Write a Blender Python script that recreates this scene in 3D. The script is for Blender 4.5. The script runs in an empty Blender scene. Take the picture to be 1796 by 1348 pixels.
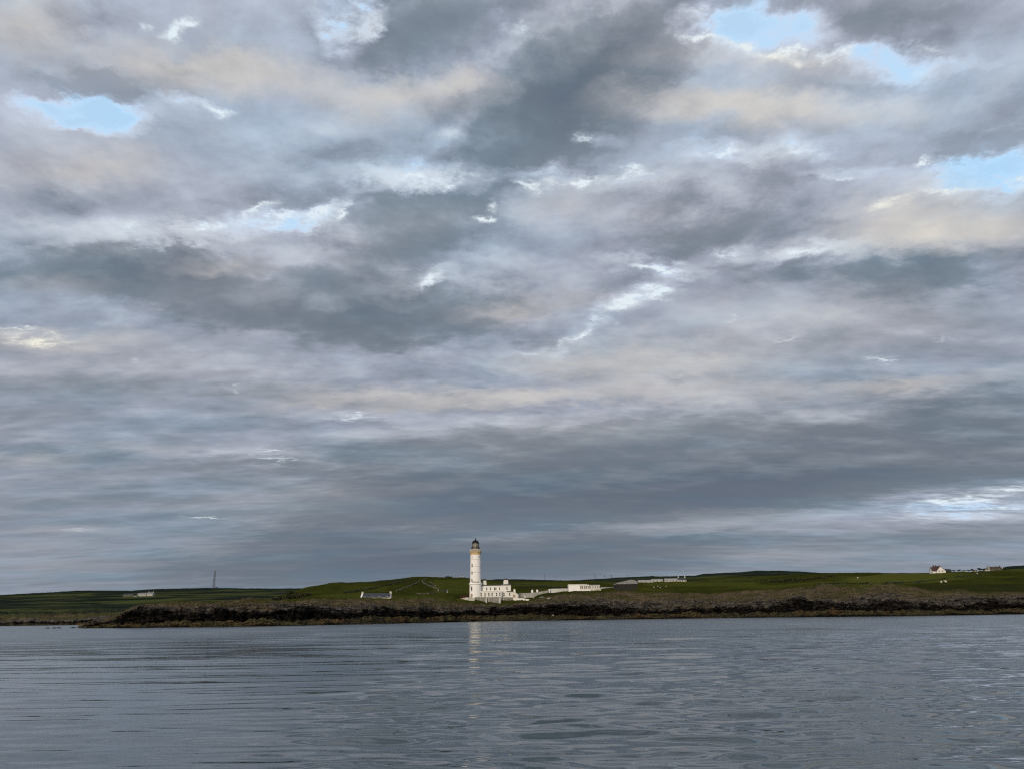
import bpy, bmesh, math, random
import numpy as np
from mathutils import Vector, Matrix, Euler

sc = bpy.context.scene
# ------------------------------------------------------------------ camera
F, CX, CY = 1350.0, 898.0, 674.0          # focal length and centre in pixels of the photograph
CAM_Z = 2.0
PITCH, ROLL = math.radians(16.78), math.radians(-0.80)
cam = bpy.data.cameras.new('camera')
cam.sensor_width = 36.0
cam.lens = 36.0 * F / 1796.0
cam.clip_start, cam.clip_end = 0.5, 40000.0
camo = bpy.data.objects.new('camera', cam)
sc.collection.objects.link(camo)
RM = Matrix.Rotation(math.pi / 2 + PITCH, 3, 'X') @ Matrix.Rotation(ROLL, 3, 'Z')
camo.matrix_world = Matrix.Translation((0, 0, CAM_Z)) @ RM.to_4x4()
sc.camera = camo

def ray(px, py):
    return RM @ Vector(((px - CX) / F, (CY - py) / F, -1.0))

def P(px, py, Y):
    """World point seen at pixel (px, py) of the photograph on the plane y = Y."""
    d = ray(px, py)
    return Vector((d.x * Y / d.y, Y, CAM_Z + d.z * Y / d.y))

def lin(c):
    return tuple(((v / 255.0) / 12.92 if v / 255.0 <= 0.04045 else ((v / 255.0 + 0.055) / 1.055) ** 2.4) for v in c)

# ------------------------------------------------------------------ node helper
class NT:
    def __init__(self, tree):
        self.t = tree; self.n = tree.nodes; self.l = tree.links
        self.n.clear()
    def new(self, kind, **kw):
        nd = self.n.new(kind)
        for k, v in kw.items():
            setattr(nd, k, v)
        return nd
    def put(self, sock, v):
        if isinstance(v, bpy.types.NodeSocket):
            self.l.new(v, sock)
        elif v is not None:
            sock.default_value = v
    def math(self, op, a, b=None, c=None, clamp=False):
        nd = self.new('ShaderNodeMath', operation=op, use_clamp=clamp)
        for i, v in enumerate((a, b, c)):
            self.put(nd.inputs[i], v)
        return nd.outputs[0]
    def vmath(self, op, a, b=None, scale=None):
        nd = self.new('ShaderNodeVectorMath', operation=op)
        self.put(nd.inputs[0], a)
        if b is not None: self.put(nd.inputs[1], b)
        if scale is not None: self.put(nd.inputs['Scale'], scale)
        return nd.outputs[1] if op in ('DOT_PRODUCT', 'LENGTH', 'DISTANCE') else nd.outputs[0]
    def noise(self, vec, scale, detail=4.0, rough=0.5, dist=0.0, color=False, lac=2.0):
        nd = self.new('ShaderNodeTexNoise', noise_dimensions='3D')
        self.put(nd.inputs['Vector'], vec)
        nd.inputs['Scale'].default_value = scale
        nd.inputs['Detail'].default_value = detail
        nd.inputs['Roughness'].default_value = rough
        nd.inputs['Lacunarity'].default_value = lac
        nd.inputs['Distortion'].default_value = dist
        return nd.outputs['Color'] if color else nd.outputs['Fac']
    def ramp(self, fac, stops, mode='LINEAR'):
        nd = self.new('ShaderNodeValToRGB')
        cr = nd.color_ramp; cr.interpolation = mode
        while len(cr.elements) < len(stops): cr.elements.new(0.5)
        for e, (p, c) in zip(cr.elements, stops):
            e.position = p
            e.color = (c[0], c[1], c[2], 1.0)
        self.put(nd.inputs[0], fac)
        return nd.outputs[0]
    def step(self, v, a, b, lo=0.0, hi=1.0):
        nd = self.new('ShaderNodeMapRange', interpolation_type='SMOOTHSTEP')
        self.put(nd.inputs[0], v)
        for i, x in enumerate((a, b, lo, hi)): nd.inputs[i + 1].default_value = x
        return nd.outputs[0]
    def maprange(self, v, a, b, lo=0.0, hi=1.0, clamp=True):
        nd = self.new('ShaderNodeMapRange', clamp=clamp)
        self.put(nd.inputs[0], v)
        for i, x in enumerate((a, b, lo, hi)): nd.inputs[i + 1].default_value = x
        return nd.outputs[0]
    def mix(self, fac, a, b, blend='MIX'):
        nd = self.new('ShaderNodeMix', data_type='RGBA', blend_type=blend)
        self.put(nd.inputs[0], fac)
        for s, v in ((nd.inputs[6], a), (nd.inputs[7], b)):
            self.put(s, (v[0], v[1], v[2], 1.0) if isinstance(v, tuple) else v)
        return nd.outputs[2]
    def comb(self, x, y, z):
        nd = self.new('ShaderNodeCombineXYZ')
        for i, v in enumerate((x, y, z)): self.put(nd.inputs[i], v)
        return nd.outputs[0]
    def sep(self, v):
        nd = self.new('ShaderNodeSeparateXYZ'); self.put(nd.inputs[0], v)
        return nd.outputs[0], nd.outputs[1], nd.outputs[2]

# ------------------------------------------------------------------ world: evening sky with a broken stratocumulus deck
SUN_EL, SUN_AZ = math.radians(11.0), math.radians(198.0)     # azimuth from +Y, clockwise: low, behind the boat
world = bpy.data.worlds.new('World'); sc.world = world
world.use_nodes = True
W = NT(world.node_tree)

# masses of the deck: (px, py, half width, half height, tilt in degrees, amount) - each becomes an ellipse of sky directions
DARK = [
 (770,30,190,85,0,0.47),(640,70,120,60,-10,0.179),(1080,80,190,80,-22,0.47),(950,160,160,60,-12,0.515),(1080,150,150,90,-10,0.336),(900,265,130,62,-25,0.403),(990,235,110,60,-10,0.224),
 (730,385,160,62,-6,0.448),(690,350,120,40,-5,0.134),(700,520,230,56,0,.34),(620,572,190,40,0,0.336),(800,585,130,30,0,0.157),(230,470,270,44,3,.42),
 (380,530,150,40,8,.34),(560,470,120,50,0,0.134),(1130,385,160,70,-5,0.112),(1310,370,170,66,0,0.246),(1620,20,220,60,0,0.291),(1760,190,110,70,0,0.179),
 (130,40,130,36,-8,0.224),(120,375,230,34,0,0.179),(575,270,90,26,-8,0.224),(640,290,90,30,0,0.134),(1480,150,150,26,0,0.202),(1650,480,240,40,-2,0.314),(1230,420,120,40,-10,0.179),(1340,470,160,24,0,0.157),
 (930,800,420,52,-3,0.405),(930,872,390,46,-3,0.459),(1480,835,390,48,-6,0.459),(1250,868,300,40,-8,0.324),(760,905,190,30,-3,0.189),
 (720,985,420,44,-2,0.567),(1100,985,420,24,0,0.162),(620,945,200,20,3,0.189),(1480,940,400,22,-2,0.162),(1080,950,300,16,-3,0.135),(90,790,150,30,0,0.189),(330,812,150,20,0,0.135),(560,940,160,30,5,0.135),
 (1740,710,170,44,-3,0.246),(1560,760,220,30,-4,0.179),(560,740,150,18,0,0.112),(250,700,260,40,0,0.09),(300,900,300,40,0,0.081),(1180,665,26,10,0,0.224),(150,860,260,24,0,0.081),
 (740,395,110,46,-6,.14),(1010,300,70,30,-10,.12),(640,60,60,60,0,.1),(1260,770,300,40,-5,.16),(800,870,220,30,-2,.14),
]
GAP = [
 (130,193,130,24,3,.75),(205,212,60,30,15,.6),(330,186,56,16,12,.42),(610,22,46,64,10,1.3),(470,480,70,40,-30,.22),(590,470,40,26,0,.16),(905,48,60,30,0,.2),(1285,40,80,52,10,.75),(1405,50,60,30,0,.42),
 (1588,118,50,30,0,.62),(1690,106,44,14,0,.42),(1525,92,44,22,0,.4),(1760,285,110,46,-22,.75),(1640,312,80,22,-10,.45),(1500,300,90,14,-4,.36),(1270,272,90,20,0,.42),
 (1410,262,70,24,0,.34),(730,300,140,28,4,.42),(780,322,70,14,0,.3),(480,388,170,20,-6,.36),(250,400,120,24,0,.3),(960,305,60,14,0,.34),(1120,318,120,18,-6,.24),
 (1145,466,80,14,8,.42),(1090,530,90,22,-24,.36),(1025,585,52,14,-32,.36),(1040,240,44,16,10,.3),(790,245,60,18,0,.2),(905,45,60,26,0,.32),(1400,444,90,14,-8,.40),
 (1280,446,90,12,-10,.2),(1740,470,40,12,0,.2),(1720,880,170,30,-4,.52),(1560,905,200,24,-4,.2),(480,800,90,12,0,.2),(370,790,50,8,0,.14),(620,724,110,12,0,.2),(850,735,150,14,0,.14),
 (60,200,130,60,0,.16),(1760,80,80,60,0,.14),(750,490,50,14,-30,.34),(560,375,90,14,-12,.3),(30,640,90,14,0,.14),(1230,545,160,30,0,.1),(930,620,60,14,0,.16),(560,540,30,30,0,.12),(1720,560,120,16,-3,.08),
]
CREAM = [
 (30,45,90,52,0,0.85),(270,112,190,40,4,0.55),(400,130,150,34,0,0.6),(570,150,130,30,0,0.5),(720,170,150,34,-4,0.75),(800,138,60,24,0,0.5),(1220,180,170,36,0,0.85),
 (1360,195,200,36,0,0.75),(1500,190,140,30,0,0.35),(1190,95,80,30,0,0.5),(1380,115,150,24,4,0.6),(1580,370,110,48,-10,0.85),(1720,402,170,40,-6,0.8),(1600,420,220,30,0,0.4),(110,310,160,34,0,0.45),(210,300,90,26,0,0.35),(230,268,60,14,20,0.3),
 (905,545,90,20,-8,0.7),(1010,520,90,20,0,0.3),(720,695,260,16,1,0.75),(960,692,280,16,-3,0.75),(1180,625,260,40,-2,0.6),(1330,690,220,20,-2,0.55),(960,642,90,18,0,0.4),(1130,650,170,26,0,0.5),
 (1580,672,110,14,-3,0.6),(1760,660,90,12,0,0.2),(400,465,80,16,0,0.55),(110,495,110,18,0,0.4),(70,598,110,18,3,0.8),(220,592,60,16,0,0.6),(60,806,90,12,-4,0.49),(270,786,90,10,0,0.35),(560,702,120,10,-7,0.49),(1460,550,230,44,0,0.4),
 (530,885,180,20,0,0.245),(560,860,170,12,0,0.21),(1270,908,190,14,-4,0.35),(1420,970,150,10,-2,0.28),(250,640,260,50,0,0.22),(1000,350,100,30,-10,0.35),(1080,375,110,20,0,0.2),(700,390,140,36,-5,0.22),(860,790,360,26,-2,0.14),(1100,750,360,24,-2,0.245),
 (130,928,110,7,0,0.35),(60,955,120,8,0,0.21),(100,990,150,14,0,0.21),(380,970,100,8,0,0.07),(1290,968,110,8,0,0.14),(420,100,60,18,0,0.3),
]
WHITE = [
 (325,48,48,15,-20,.95),(265,40,18,12,0,.5),(378,200,34,18,10,.8),(1228,66,52,13,8,.9),(1300,88,56,13,16,.95),(1365,104,60,15,6,.95),(1398,90,30,13,-8,.8),(1466,100,42,20,-8,.95),
 (1005,318,68,14,-12,.85),(925,330,30,13,20,.7),(850,384,24,11,0,.9),(856,358,16,14,0,.6),(1108,304,36,9,-8,.7),(1015,592,46,8,-26,.95),(1046,562,11,34,14,.9),(1095,528,46,13,-24,.9),(1150,514,50,12,6,.7),
 (752,490,42,12,-34,.9),(606,375,26,9,-45,.8),(570,374,56,11,-20,.8),(500,382,60,9,-10,.75),(370,398,42,9,-6,.85),(228,398,34,12,0,.7),(455,372,60,10,-25,.5),(1270,272,66,9,-4,.9),(1480,308,60,8,-4,.6),(1566,354,44,15,-14,.8),
 (1620,286,40,9,0,.6),(1640,330,80,9,-4,.5),(1412,444,50,10,-12,.95),(1150,470,55,7,8,.85),(1270,445,40,6,-12,.5),(1785,318,34,13,0,.8),(1020,240,24,9,0,.4),(920,42,26,12,0,.4),(1410,268,50,10,-10,.5),(740,308,90,9,6,.5),(790,318,40,7,0,.5),
 (70,596,90,9,3,.7),(30,580,50,5,0,.6),(410,682,20,5,-10,.6),(1700,872,90,9,-4,.7),(1780,856,70,9,-4,.8),(1660,880,60,5,3,.8),(1750,890,60,4,0,.6),(480,806,50,4,0,.5),(480,790,44,4,0,.5),(370,791,26,4,0,.5),(130,928,40,2.5,0,.5),(1625,120,60,12,0,.3),(1230,20,50,12,0,.3),(1640,80,40,10,0,.2),
 (240,632,20,5,0,.5),(930,618,36,8,0,.4),(360,906,50,2.5,0,.4),(620,725,40,5,0,.4),(1380,590,36,5,0,.5),(1650,596,36,5,0,.4),(1545,629,44,5,0,.4),(1290,566,18,7,0,.5),
]

tc = W.new('ShaderNodeTexCoord').outputs['Generated']
dirn = W.vmath('NORMALIZE', tc)

WHITE = [w if w[1] < 540 or w[2] > 38 else w[:5] + (w[5] * .35,) for w in WHITE]

def blobsum(items, look, sharp=False, start=0.0):
    acc = start
    for (px, py, rx, ry, rot, a) in items:
        d = ray(px, py).normalized()
        eu = (ray(px + 4, py).normalized() - ray(px - 4, py).normalized()) / 8
        ev = (ray(px, py - 4).normalized() - ray(px, py + 4).normalized()) / 8
        r = math.radians(-rot)
        ax = eu.normalized() * math.cos(r) + ev.normalized() * math.sin(r)
        az = (d.cross(ax) * -1).normalized()
        ax = (ax - d * ax.dot(d)).normalized()
        ay = az.cross(ax).normalized()
        M = Matrix((ax, ay, az)).transposed()
        e = M.to_euler('XYZ')
        k = 1.25 if sharp else 1.45
        mp = W.new('ShaderNodeMapping', vector_type='TEXTURE')
        W.put(mp.inputs[0], look)
        mp.inputs[1].default_value = d
        mp.inputs[2].default_value = e
        mp.inputs[3].default_value = (rx * eu.length * k, 0.6, ry * ev.length * k)
        g = W.new('ShaderNodeTexGradient', gradient_type='QUADRATIC_SPHERE' if sharp else 'SPHERICAL')
        W.l.new(mp.outputs[0], g.inputs[0])
        v = g.outputs['Fac']
        acc = W.math('MULTIPLY_ADD', v, a * (1.5 if sharp else 1.35), acc)
    return acc

def density(dv):
    """Thickness of the deck along a direction, with the noises it is built from."""
    dx, dy, dz = W.sep(dv)
    el = W.math('MAXIMUM', dz, 0.0)
    zc = W.math('ADD', el, 0.085)
    deck = W.comb(W.math('MULTIPLY', W.math('DIVIDE', dx, zc), W.maprange(dz, 0.03, 0.40, 0.42, 1.0)), W.math('DIVIDE', dy, zc), 0.0)   # where the sight line meets the deck
    # ragged edges: push the lookup about with noise living on the deck
    w1 = W.vmath('SUBTRACT', W.noise(deck, 2.6, 3.0, 0.55, color=True), (0.5, 0.5, 0.5))
    w2 = W.vmath('SUBTRACT', W.noise(deck, 13.0, 5.0, 0.66, color=True), (0.5, 0.5, 0.5))
    amp = W.math('MULTIPLY_ADD', el, 0.22, 0.012)
    wv = W.vmath('ADD', W.vmath('SCALE', w1, scale=0.34), W.vmath('SCALE', w2, scale=0.50))
    wx, wy, wz = W.sep(wv)
    look = W.vmath('ADD', dv, W.comb(W.math('MULTIPLY', wx, W.math('ADD', amp, 0.03)), 0.0, W.math('MULTIPLY', wz, amp)))
    f1 = W.noise(deck, 1.5, 8.0, 0.56, 0.25)
    f2 = W.noise(W.vmath('ADD', deck, (17.0, 5.0, 3.0)), 5.5, 6.0, 0.60, 0.3)
    f4 = W.noise(W.vmath('ADD', deck, (7.0, 9.0, 1.0)), 22.0, 5.0, 0.66, 0.2)
    pv = W.new('ShaderNodeTexVoronoi', feature='SMOOTH_F1', normalize=True)
    W.put(pv.inputs['Vector'], W.vmath('ADD', deck, W.vmath('SCALE', w1, scale=0.22)))
    pv.inputs['Scale'].default_value = 4.6; pv.inputs['Detail'].default_value = 2.0; pv.inputs['Roughness'].default_value = 0.55
    pv.inputs['Smoothness'].default_value = 0.45
    puff = W.math('SUBTRACT', 0.30, pv.outputs['Distance'])
    base = W.ramp(el, [(0.0, (.92,)*3), (0.06, (.86,)*3), (0.13, (.84,)*3), (0.24, (.79,)*3), (0.40, (.62,)*3), (0.62, (.53,)*3), (1.0, (.55,)*3)])
    nz = W.math('ADD', W.math('MULTIPLY', W.math('SUBTRACT', f1, 0.5), 0.42), W.math('MULTIPLY', W.math('SUBTRACT', f2, 0.5), 0.44))
    nz = W.math('ADD', nz, W.math('MULTIPLY', W.math('SUBTRACT', f4, 0.5), 0.22))
    nz = W.math('ADD', nz, W.math('MULTIPLY', puff, PUFF))
    nz = W.math('MULTIPLY', nz, W.maprange(el, 0.0, 0.32, 0.40, 1.0))
    Dk = blobsum(DARK, look)
    edge = W.step(W.math('ADD', Dk, W.math('MULTIPLY', nz, 0.75)), 0.08, 0.40, 0.0, 0.15)
    T = W.math('ADD', W.math('ADD', base, nz), W.math('MULTIPLY_ADD', Dk, 0.58, edge))
    frayed = W.math('MULTIPLY', W.maprange(f2, 0.38, 0.60, 0.25, 1.30), W.maprange(f4, 0.36, 0.64, 0.62, 1.25))
    T = W.math('SUBTRACT', T, W.math('MULTIPLY', blobsum(GAP, look), frayed))
    return T, look, deck, el, f2, f4

PUFF = 0.78
T, look, deck, el, f2, f4 = density(dirn)
lower = W.vmath('NORMALIZE', W.vmath('SUBTRACT', dirn, W.comb(0.0, 0.0, W.math('MULTIPLY_ADD', W.math('MAXIMUM', W.sep(dirn)[2], 0.0), 0.055, 0.003))))
relief = W.math('SUBTRACT', density(lower)[0], T)      # > 0 on the upper edge of a cloud, which faces the western light
Cm = blobsum(CREAM, look)
Wm = blobsum(WHITE, look, True)
deckcol = W.ramp(W.math('DIVIDE', T, 1.5), [
    (0.00, lin((188, 226, 255))), (0.12, lin((194, 220, 244))), (0.23, lin((181, 197, 217))), (0.36, lin((168, 180, 195))),
    (0.50, lin((151, 161, 176))), (0.64, lin((129, 141, 153))), (0.80, lin((111, 123, 135))), (1.0, lin((98, 110, 124)))])
# mauve and blue patches
tint = W.noise(W.vmath('ADD', deck, (3.0, 40.0, 0.0)), 1.9, 4.0, 0.5)
deckcol = W.mix(W.step(tint, 0.32, 0.60), W.mix(1.0, deckcol, (0.94, 1.0, 1.04), 'MULTIPLY'), W.mix(1.0, deckcol, (1.05, 0.985, 0.985), 'MULTIPLY'))
cm = W.math('MULTIPLY', Cm, W.maprange(f2, 0.3, 0.7, 0.55, 1.1), clamp=True)
cm = W.math('MULTIPLY', cm, 0.85, clamp=True)
cream = W.mix(W.maprange(T, 0.3, 1.0), lin((216, 213, 208)), lin((182, 180, 182)))
deckcol = W.mix(cm, deckcol, cream)
wm = W.math('MULTIPLY', Wm, W.math('MULTIPLY', W.maprange(f2, 0.32, 0.60, 0.35, 1.35), W.maprange(f4, 0.38, 0.60, 0.25, 1.5)))
wm = W.math('MULTIPLY', wm, 1.15, clamp=True)
white = W.mix(W.math('MULTIPLY', Cm, 0.8, clamp=True), lin((226, 238, 246)), lin((240, 234, 218)))
lit = W.math('MULTIPLY', W.math('MAXIMUM', relief, 0.0), 0.95, clamp=True)
lit = W.math('MULTIPLY', lit, W.math('MULTIPLY', W.maprange(T, 0.95, 0.45, 0.35, 1.0), W.step(T, 0.10, 0.40)))
lit = W.math('MULTIPLY', lit, W.maprange(el, 0.0, 0.25, 0.35, 1.0))
deckcol = W.mix(W.math('MINIMUM', lit, 0.6), deckcol, W.mix(W.math('MULTIPLY', Cm, 0.8, clamp=True), lin((226, 233, 238)), lin((238, 230, 214))))
shade = W.math('MULTIPLY', W.math('MAXIMUM', W.math('MULTIPLY', relief, -1.0), 0.0), 0.85, clamp=True)
deckcol = W.mix(W.math('MINIMUM', shade, 0.45), deckcol, lin((112, 124, 138)))
deckcol = W.mix(wm, deckcol, white)
# the western half of the sky, behind the boat, is brighter
sund = (math.sin(SUN_AZ), math.cos(SUN_AZ), 0.25)
glow = W.math('POWER', W.math('MAXIMUM', W.vmath('DOT_PRODUCT', dirn, sund), 0.0), 2.0)
deckcol = W.mix(W.math('MULTIPLY', glow, 0.55, clamp=True), deckcol, (1.0, 0.86, 0.70))
sky = W.new('ShaderNodeTexSky', sky_type='NISHITA', sun_disc=False, sun_elevation=SUN_EL, sun_rotation=SUN_AZ)
bg1 = W.new('ShaderNodeBackground'); W.l.new(sky.outputs[0], bg1.inputs[0]); bg1.inputs[1].default_value = 0.12
bg2 = W.new('ShaderNodeBackground'); W.l.new(deckcol, bg2.inputs[0]); bg2.inputs[1].default_value = 1.0
mx = W.new('ShaderNodeMixShader')
W.l.new(W.math('MAXIMUM', W.step(T, -0.40, 0.25, 0.86, 1.0), W.math('MULTIPLY', wm, 0.9)), mx.inputs[0])
W.l.new(bg1.outputs[0], mx.inputs[1]); W.l.new(bg2.outputs[0], mx.inputs[2])
wo = W.new('ShaderNodeOutputWorld'); W.l.new(mx.outputs[0], wo.inputs[0])

sun = bpy.data.lights.new('sun', 'SUN')
sun.energy = 2.0; sun.angle = math.radians(10.0); sun.color = (1.0, 0.88, 0.74)
suno = bpy.data.objects.new('sun', sun); sc.collection.objects.link(suno)
sv = Vector((math.sin(SUN_AZ) * math.cos(SUN_EL), math.cos(SUN_AZ) * math.cos(SUN_EL), math.sin(SUN_EL)))
suno.rotation_euler = sv.to_track_quat('Z', 'Y').to_euler()

sc.cycles.use_adaptive_sampling = True
sc.cycles.adaptive_threshold = 0.02
sc.cycles.use_denoising = False
sc.cycles.filter_width = 1.2
sc.cycles.adaptive_min_samples = 12
sc.view_settings.view_transform = 'Standard'
sc.view_settings.look = 'None'
sc.view_settings.exposure = 0.0
sc.view_settings.gamma = 1.0

# ------------------------------------------------------------------ small tools
rng = np.random.default_rng(7)
random.seed(7)
_perm = rng.permutation(512).astype(np.int64)
_grad = np.stack([np.cos(np.linspace(0, 2 * np.pi, 64, endpoint=False)), np.sin(np.linspace(0, 2 * np.pi, 64, endpoint=False))], -1)

def perlin(x, y):
    xi = np.floor(x).astype(np.int64); yi = np.floor(y).astype(np.int64)
    xf = x - xi; yf = y - yi
    u = xf * xf * xf * (xf * (xf * 6 - 15) + 10); v = yf * yf * yf * (yf * (yf * 6 - 15) + 10)
    def g(ix, iy, fx, fy):
        h = _perm[(_perm[ix & 511] + iy) & 511] & 63
        gr = _grad[h]
        return gr[..., 0] * fx + gr[..., 1] * fy
    a = g(xi, yi, xf, yf); b = g(xi + 1, yi, xf - 1, yf)
    c = g(xi, yi + 1, xf, yf - 1); d = g(xi + 1, yi + 1, xf - 1, yf - 1)
    return ((a + u * (b - a)) + v * ((c + u * (d - c)) - (a + u * (b - a)))) * 1.5

def fbm(x, y, octaves=4, gain=0.5):
    s = 0.0; a = 1.0
    for i in range(octaves):
        s = s + a * perlin(x * 2 ** i + 13.7 * i, y * 2 ** i + 7.3 * i); a *= gain
    return s

def ridged(x, y, octaves=4, gain=0.55):
    s = 0.0; a = 1.0
    for i in range(octaves):
        s = s + a * (1.0 - 2.0 * np.abs(perlin(x * 2 ** i + 31.1 * i, y * 2 ** i + 3.9 * i))); a *= gain
    return s

def smooth(a, b, x):
    t = np.clip((x - a) / (b - a), 0, 1)
    return t * t * (3 - 2 * t)

def curve(pts, x):
    p = np.array(pts, float)
    return np.interp(x, p[:, 0], p[:, 1])

def link(o, parent=None):
    sc.collection.objects.link(o)
    if parent is not None: o.parent = parent
    return o

def grid_mesh(name, V, nr, nc, mat, attrs=None, smooth_shade=True, wrap=False):
    """One mesh from an nr x nc grid of points."""
    me = bpy.data.meshes.new(name)
    idx = np.arange(nr * nc).reshape(nr, nc)
    if wrap: idx = np.concatenate([idx, idx[:, :1]], 1)
    q = np.stack([idx[:-1, :-1], idx[:-1, 1:], idx[1:, 1:], idx[1:, :-1]], -1).reshape(-1, 4)
    me.vertices.add(nr * nc); me.vertices.foreach_set('co', V.reshape(-1).astype(np.float32))
    me.loops.add(q.size); me.loops.foreach_set('vertex_index', q.reshape(-1).astype(np.int32))
    me.polygons.add(len(q)); me.polygons.foreach_set('loop_start', np.arange(0, q.size, 4, dtype=np.int32))
    me.polygons.foreach_set('use_smooth', np.full(len(q), smooth_shade))
    for k, v in (attrs or {}).items():
        at = me.attributes.new(k, 'FLOAT', 'POINT'); at.data.foreach_set('value', v.reshape(-1).astype(np.float32))
    me.update(calc_edges=True); me.validate()
    me.materials.append(mat)
    return link(bpy.data.objects.new(name, me))

class MB:
    """Collects simple solids into one mesh."""
    def __init__(self): self.v = []; self.f = []
    def add(self, vs, fs):
        o = len(self.v); self.v += [tuple(p) for p in vs]; self.f += [tuple(i + o for i in f) for f in fs]
        return self
    def box(self, x0, x1, y0, y1, z0, z1, tx=0.0, ty=0.0):
        """Box; tx, ty pull the top inwards (a taper)."""
        vs = [(x0, y0, z0), (x1, y0, z0), (x1, y1, z0), (x0, y1, z0),
              (x0 + tx, y0 + ty, z1), (x1 - tx, y0 + ty, z1), (x1 - tx, y1 - ty, z1), (x0 + tx, y1 - ty, z1)]
        return self.add(vs, [(3, 2, 1, 0), (4, 5, 6, 7), (0, 1, 5, 4), (1, 2, 6, 5), (2, 3, 7, 6), (3, 0, 4, 7)])
    def lathe(self, prof, n=32, cx=0.0, cy=0.0):
        vs = []; fs = []
        for r, z in prof:
            for i in range(n):
                a = 2 * math.pi * i / n
                vs.append((cx + r * math.cos(a), cy + r * math.sin(a), z))
        for k in range(len(prof) - 1):
            for i in range(n):
                j = (i + 1) % n
                fs.append((k * n + i, k * n + j, (k + 1) * n + j, (k + 1) * n + i))
        fs.append(tuple(range(n - 1, -1, -1))); fs.append(tuple((len(prof) - 1) * n + i for i in range(n)))
        return self.add(vs, fs)
    def tube(self, a, b, r0, r1=None, n=6):
        a = Vector(a); b = Vector(b); r1 = r0 if r1 is None else r1
        d = (b - a).normalized(); u = d.orthogonal().normalized(); w = d.cross(u)
        vs = []
        for p, r in ((a, r0), (b, r1)):
            for i in range(n):
                t = 2 * math.pi * i / n
                vs.append(p + (u * math.cos(t) + w * math.sin(t)) * r)
        fs = [(i, (i + 1) % n, n + (i + 1) % n, n + i) for i in range(n)]
        fs += [tuple(range(n - 1, -1, -1)), tuple(range(n, 2 * n))]
        return self.add(vs, fs)
    def prism(self, poly, y0, y1):
        """Outline in (x, z), extruded from y0 to y1."""
        n = len(poly)
        vs = [(x, y0, z) for x, z in poly] + [(x, y1, z) for x, z in poly]
        fs = [tuple(range(n)), tuple(range(2 * n - 1, n - 1, -1))] + [(i, i + n, (i + 1) % n + n, (i + 1) % n) for i in range(n)]
        return self.add(vs, fs)
    def prismx(self, poly, x0, x1):
        """Outline in (y, z), extruded from x0 to x1."""
        n = len(poly)
        vs = [(x0, y, z) for y, z in poly] + [(x1, y, z) for y, z in poly]
        fs = [tuple(range(n)), tuple(range(2 * n - 1, n - 1, -1))] + [(i, i + n, (i + 1) % n + n, (i + 1) % n) for i in range(n)]
        return self.add(vs, fs)
    def build(self, name, mat, parent=None, smooth_angle=None):
        me = bpy.data.meshes.new(name)
        me.from_pydata(self.v, [], self.f)
        bm = bmesh.new(); bm.from_mesh(me); bmesh.ops.recalc_face_normals(bm, faces=bm.faces); bm.to_mesh(me); bm.free()
        me.materials.append(mat)
        if smooth_angle:
            me.polygons.foreach_set('use_smooth', [True] * len(me.polygons))
            me.set_sharp_from_angle(angle=math.radians(smooth_angle))
        return link(bpy.data.objects.new(name, me), parent)

def tag(o, label=None, cat=None, group=None, kind=None):
    if label and not kind: kind = 'thing'
    for k, v in (('label', label), ('category', cat), ('group', group), ('kind', kind)):
        if v: o[k] = v
    return o

def thing(name, label, cat, loc, group=None, rz=0.0):
    o = bpy.data.objects.new(name, None); o.location = loc; o.rotation_euler = (0, 0, rz)
    o.empty_display_size = 1.0
    link(o)
    return tag(o, label, cat, group)

def dup(o, loc, label, rz=None, scale=None):
    r = o.copy(); sc.collection.objects.link(r); r.location = loc; r['label'] = label
    if rz is not None: r.rotation_euler = (0, 0, rz)
    if scale is not None: r.scale = (scale,) * 3
    for ch in list(o.children):
        c = ch.copy(); sc.collection.objects.link(c); c.parent = r
        for g in ch.children:
            d = g.copy(); sc.collection.objects.link(d); d.parent = c
    return r

# ------------------------------------------------------------------ materials
def mat_of(name, col, rough=0.8, var=0.18, scale=1.0, bump=0.0, stain=None, spec=0.3, metal=0.0):
    m = bpy.data.materials.new(name); m.use_nodes = True
    N = NT(m.node_tree)
    b = N.new('ShaderNodeBsdfPrincipled'); out = N.new('ShaderNodeOutputMaterial'); N.l.new(b.outputs[0], out.inputs[0])
    pos = N.new('ShaderNodeNewGeometry').outputs['Position']
    n1 = N.noise(pos, scale, 5.0, 0.6)
    c = N.mix(N.step(n1, 0.3, 0.7), tuple(v * (1 - var) for v in col), tuple(min(1, v * (1 + var)) for v in col))
    if stain:
        st = N.noise(N.vmath('MULTIPLY', pos, (1.0, 1.0, 0.25)), scale * 0.7, 6.0, 0.65)
        c = N.mix(N.step(st, 0.50, 0.72, 0.0, stain[1]), c, stain[0])
    N.put(b.inputs['Base Color'], c)
    b.inputs['Roughness'].default_value = rough
    b.inputs['Specular IOR Level'].default_value = spec
    b.inputs['Metallic'].default_value = metal
    if bump:
        bp = N.new('ShaderNodeBump'); bp.inputs['Strength'].default_value = 0.6; bp.inputs['Distance'].default_value = bump
        N.l.new(n1, bp.inputs['Height']); N.l.new(bp.outputs[0], b.inputs['Normal'])
    return m

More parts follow.
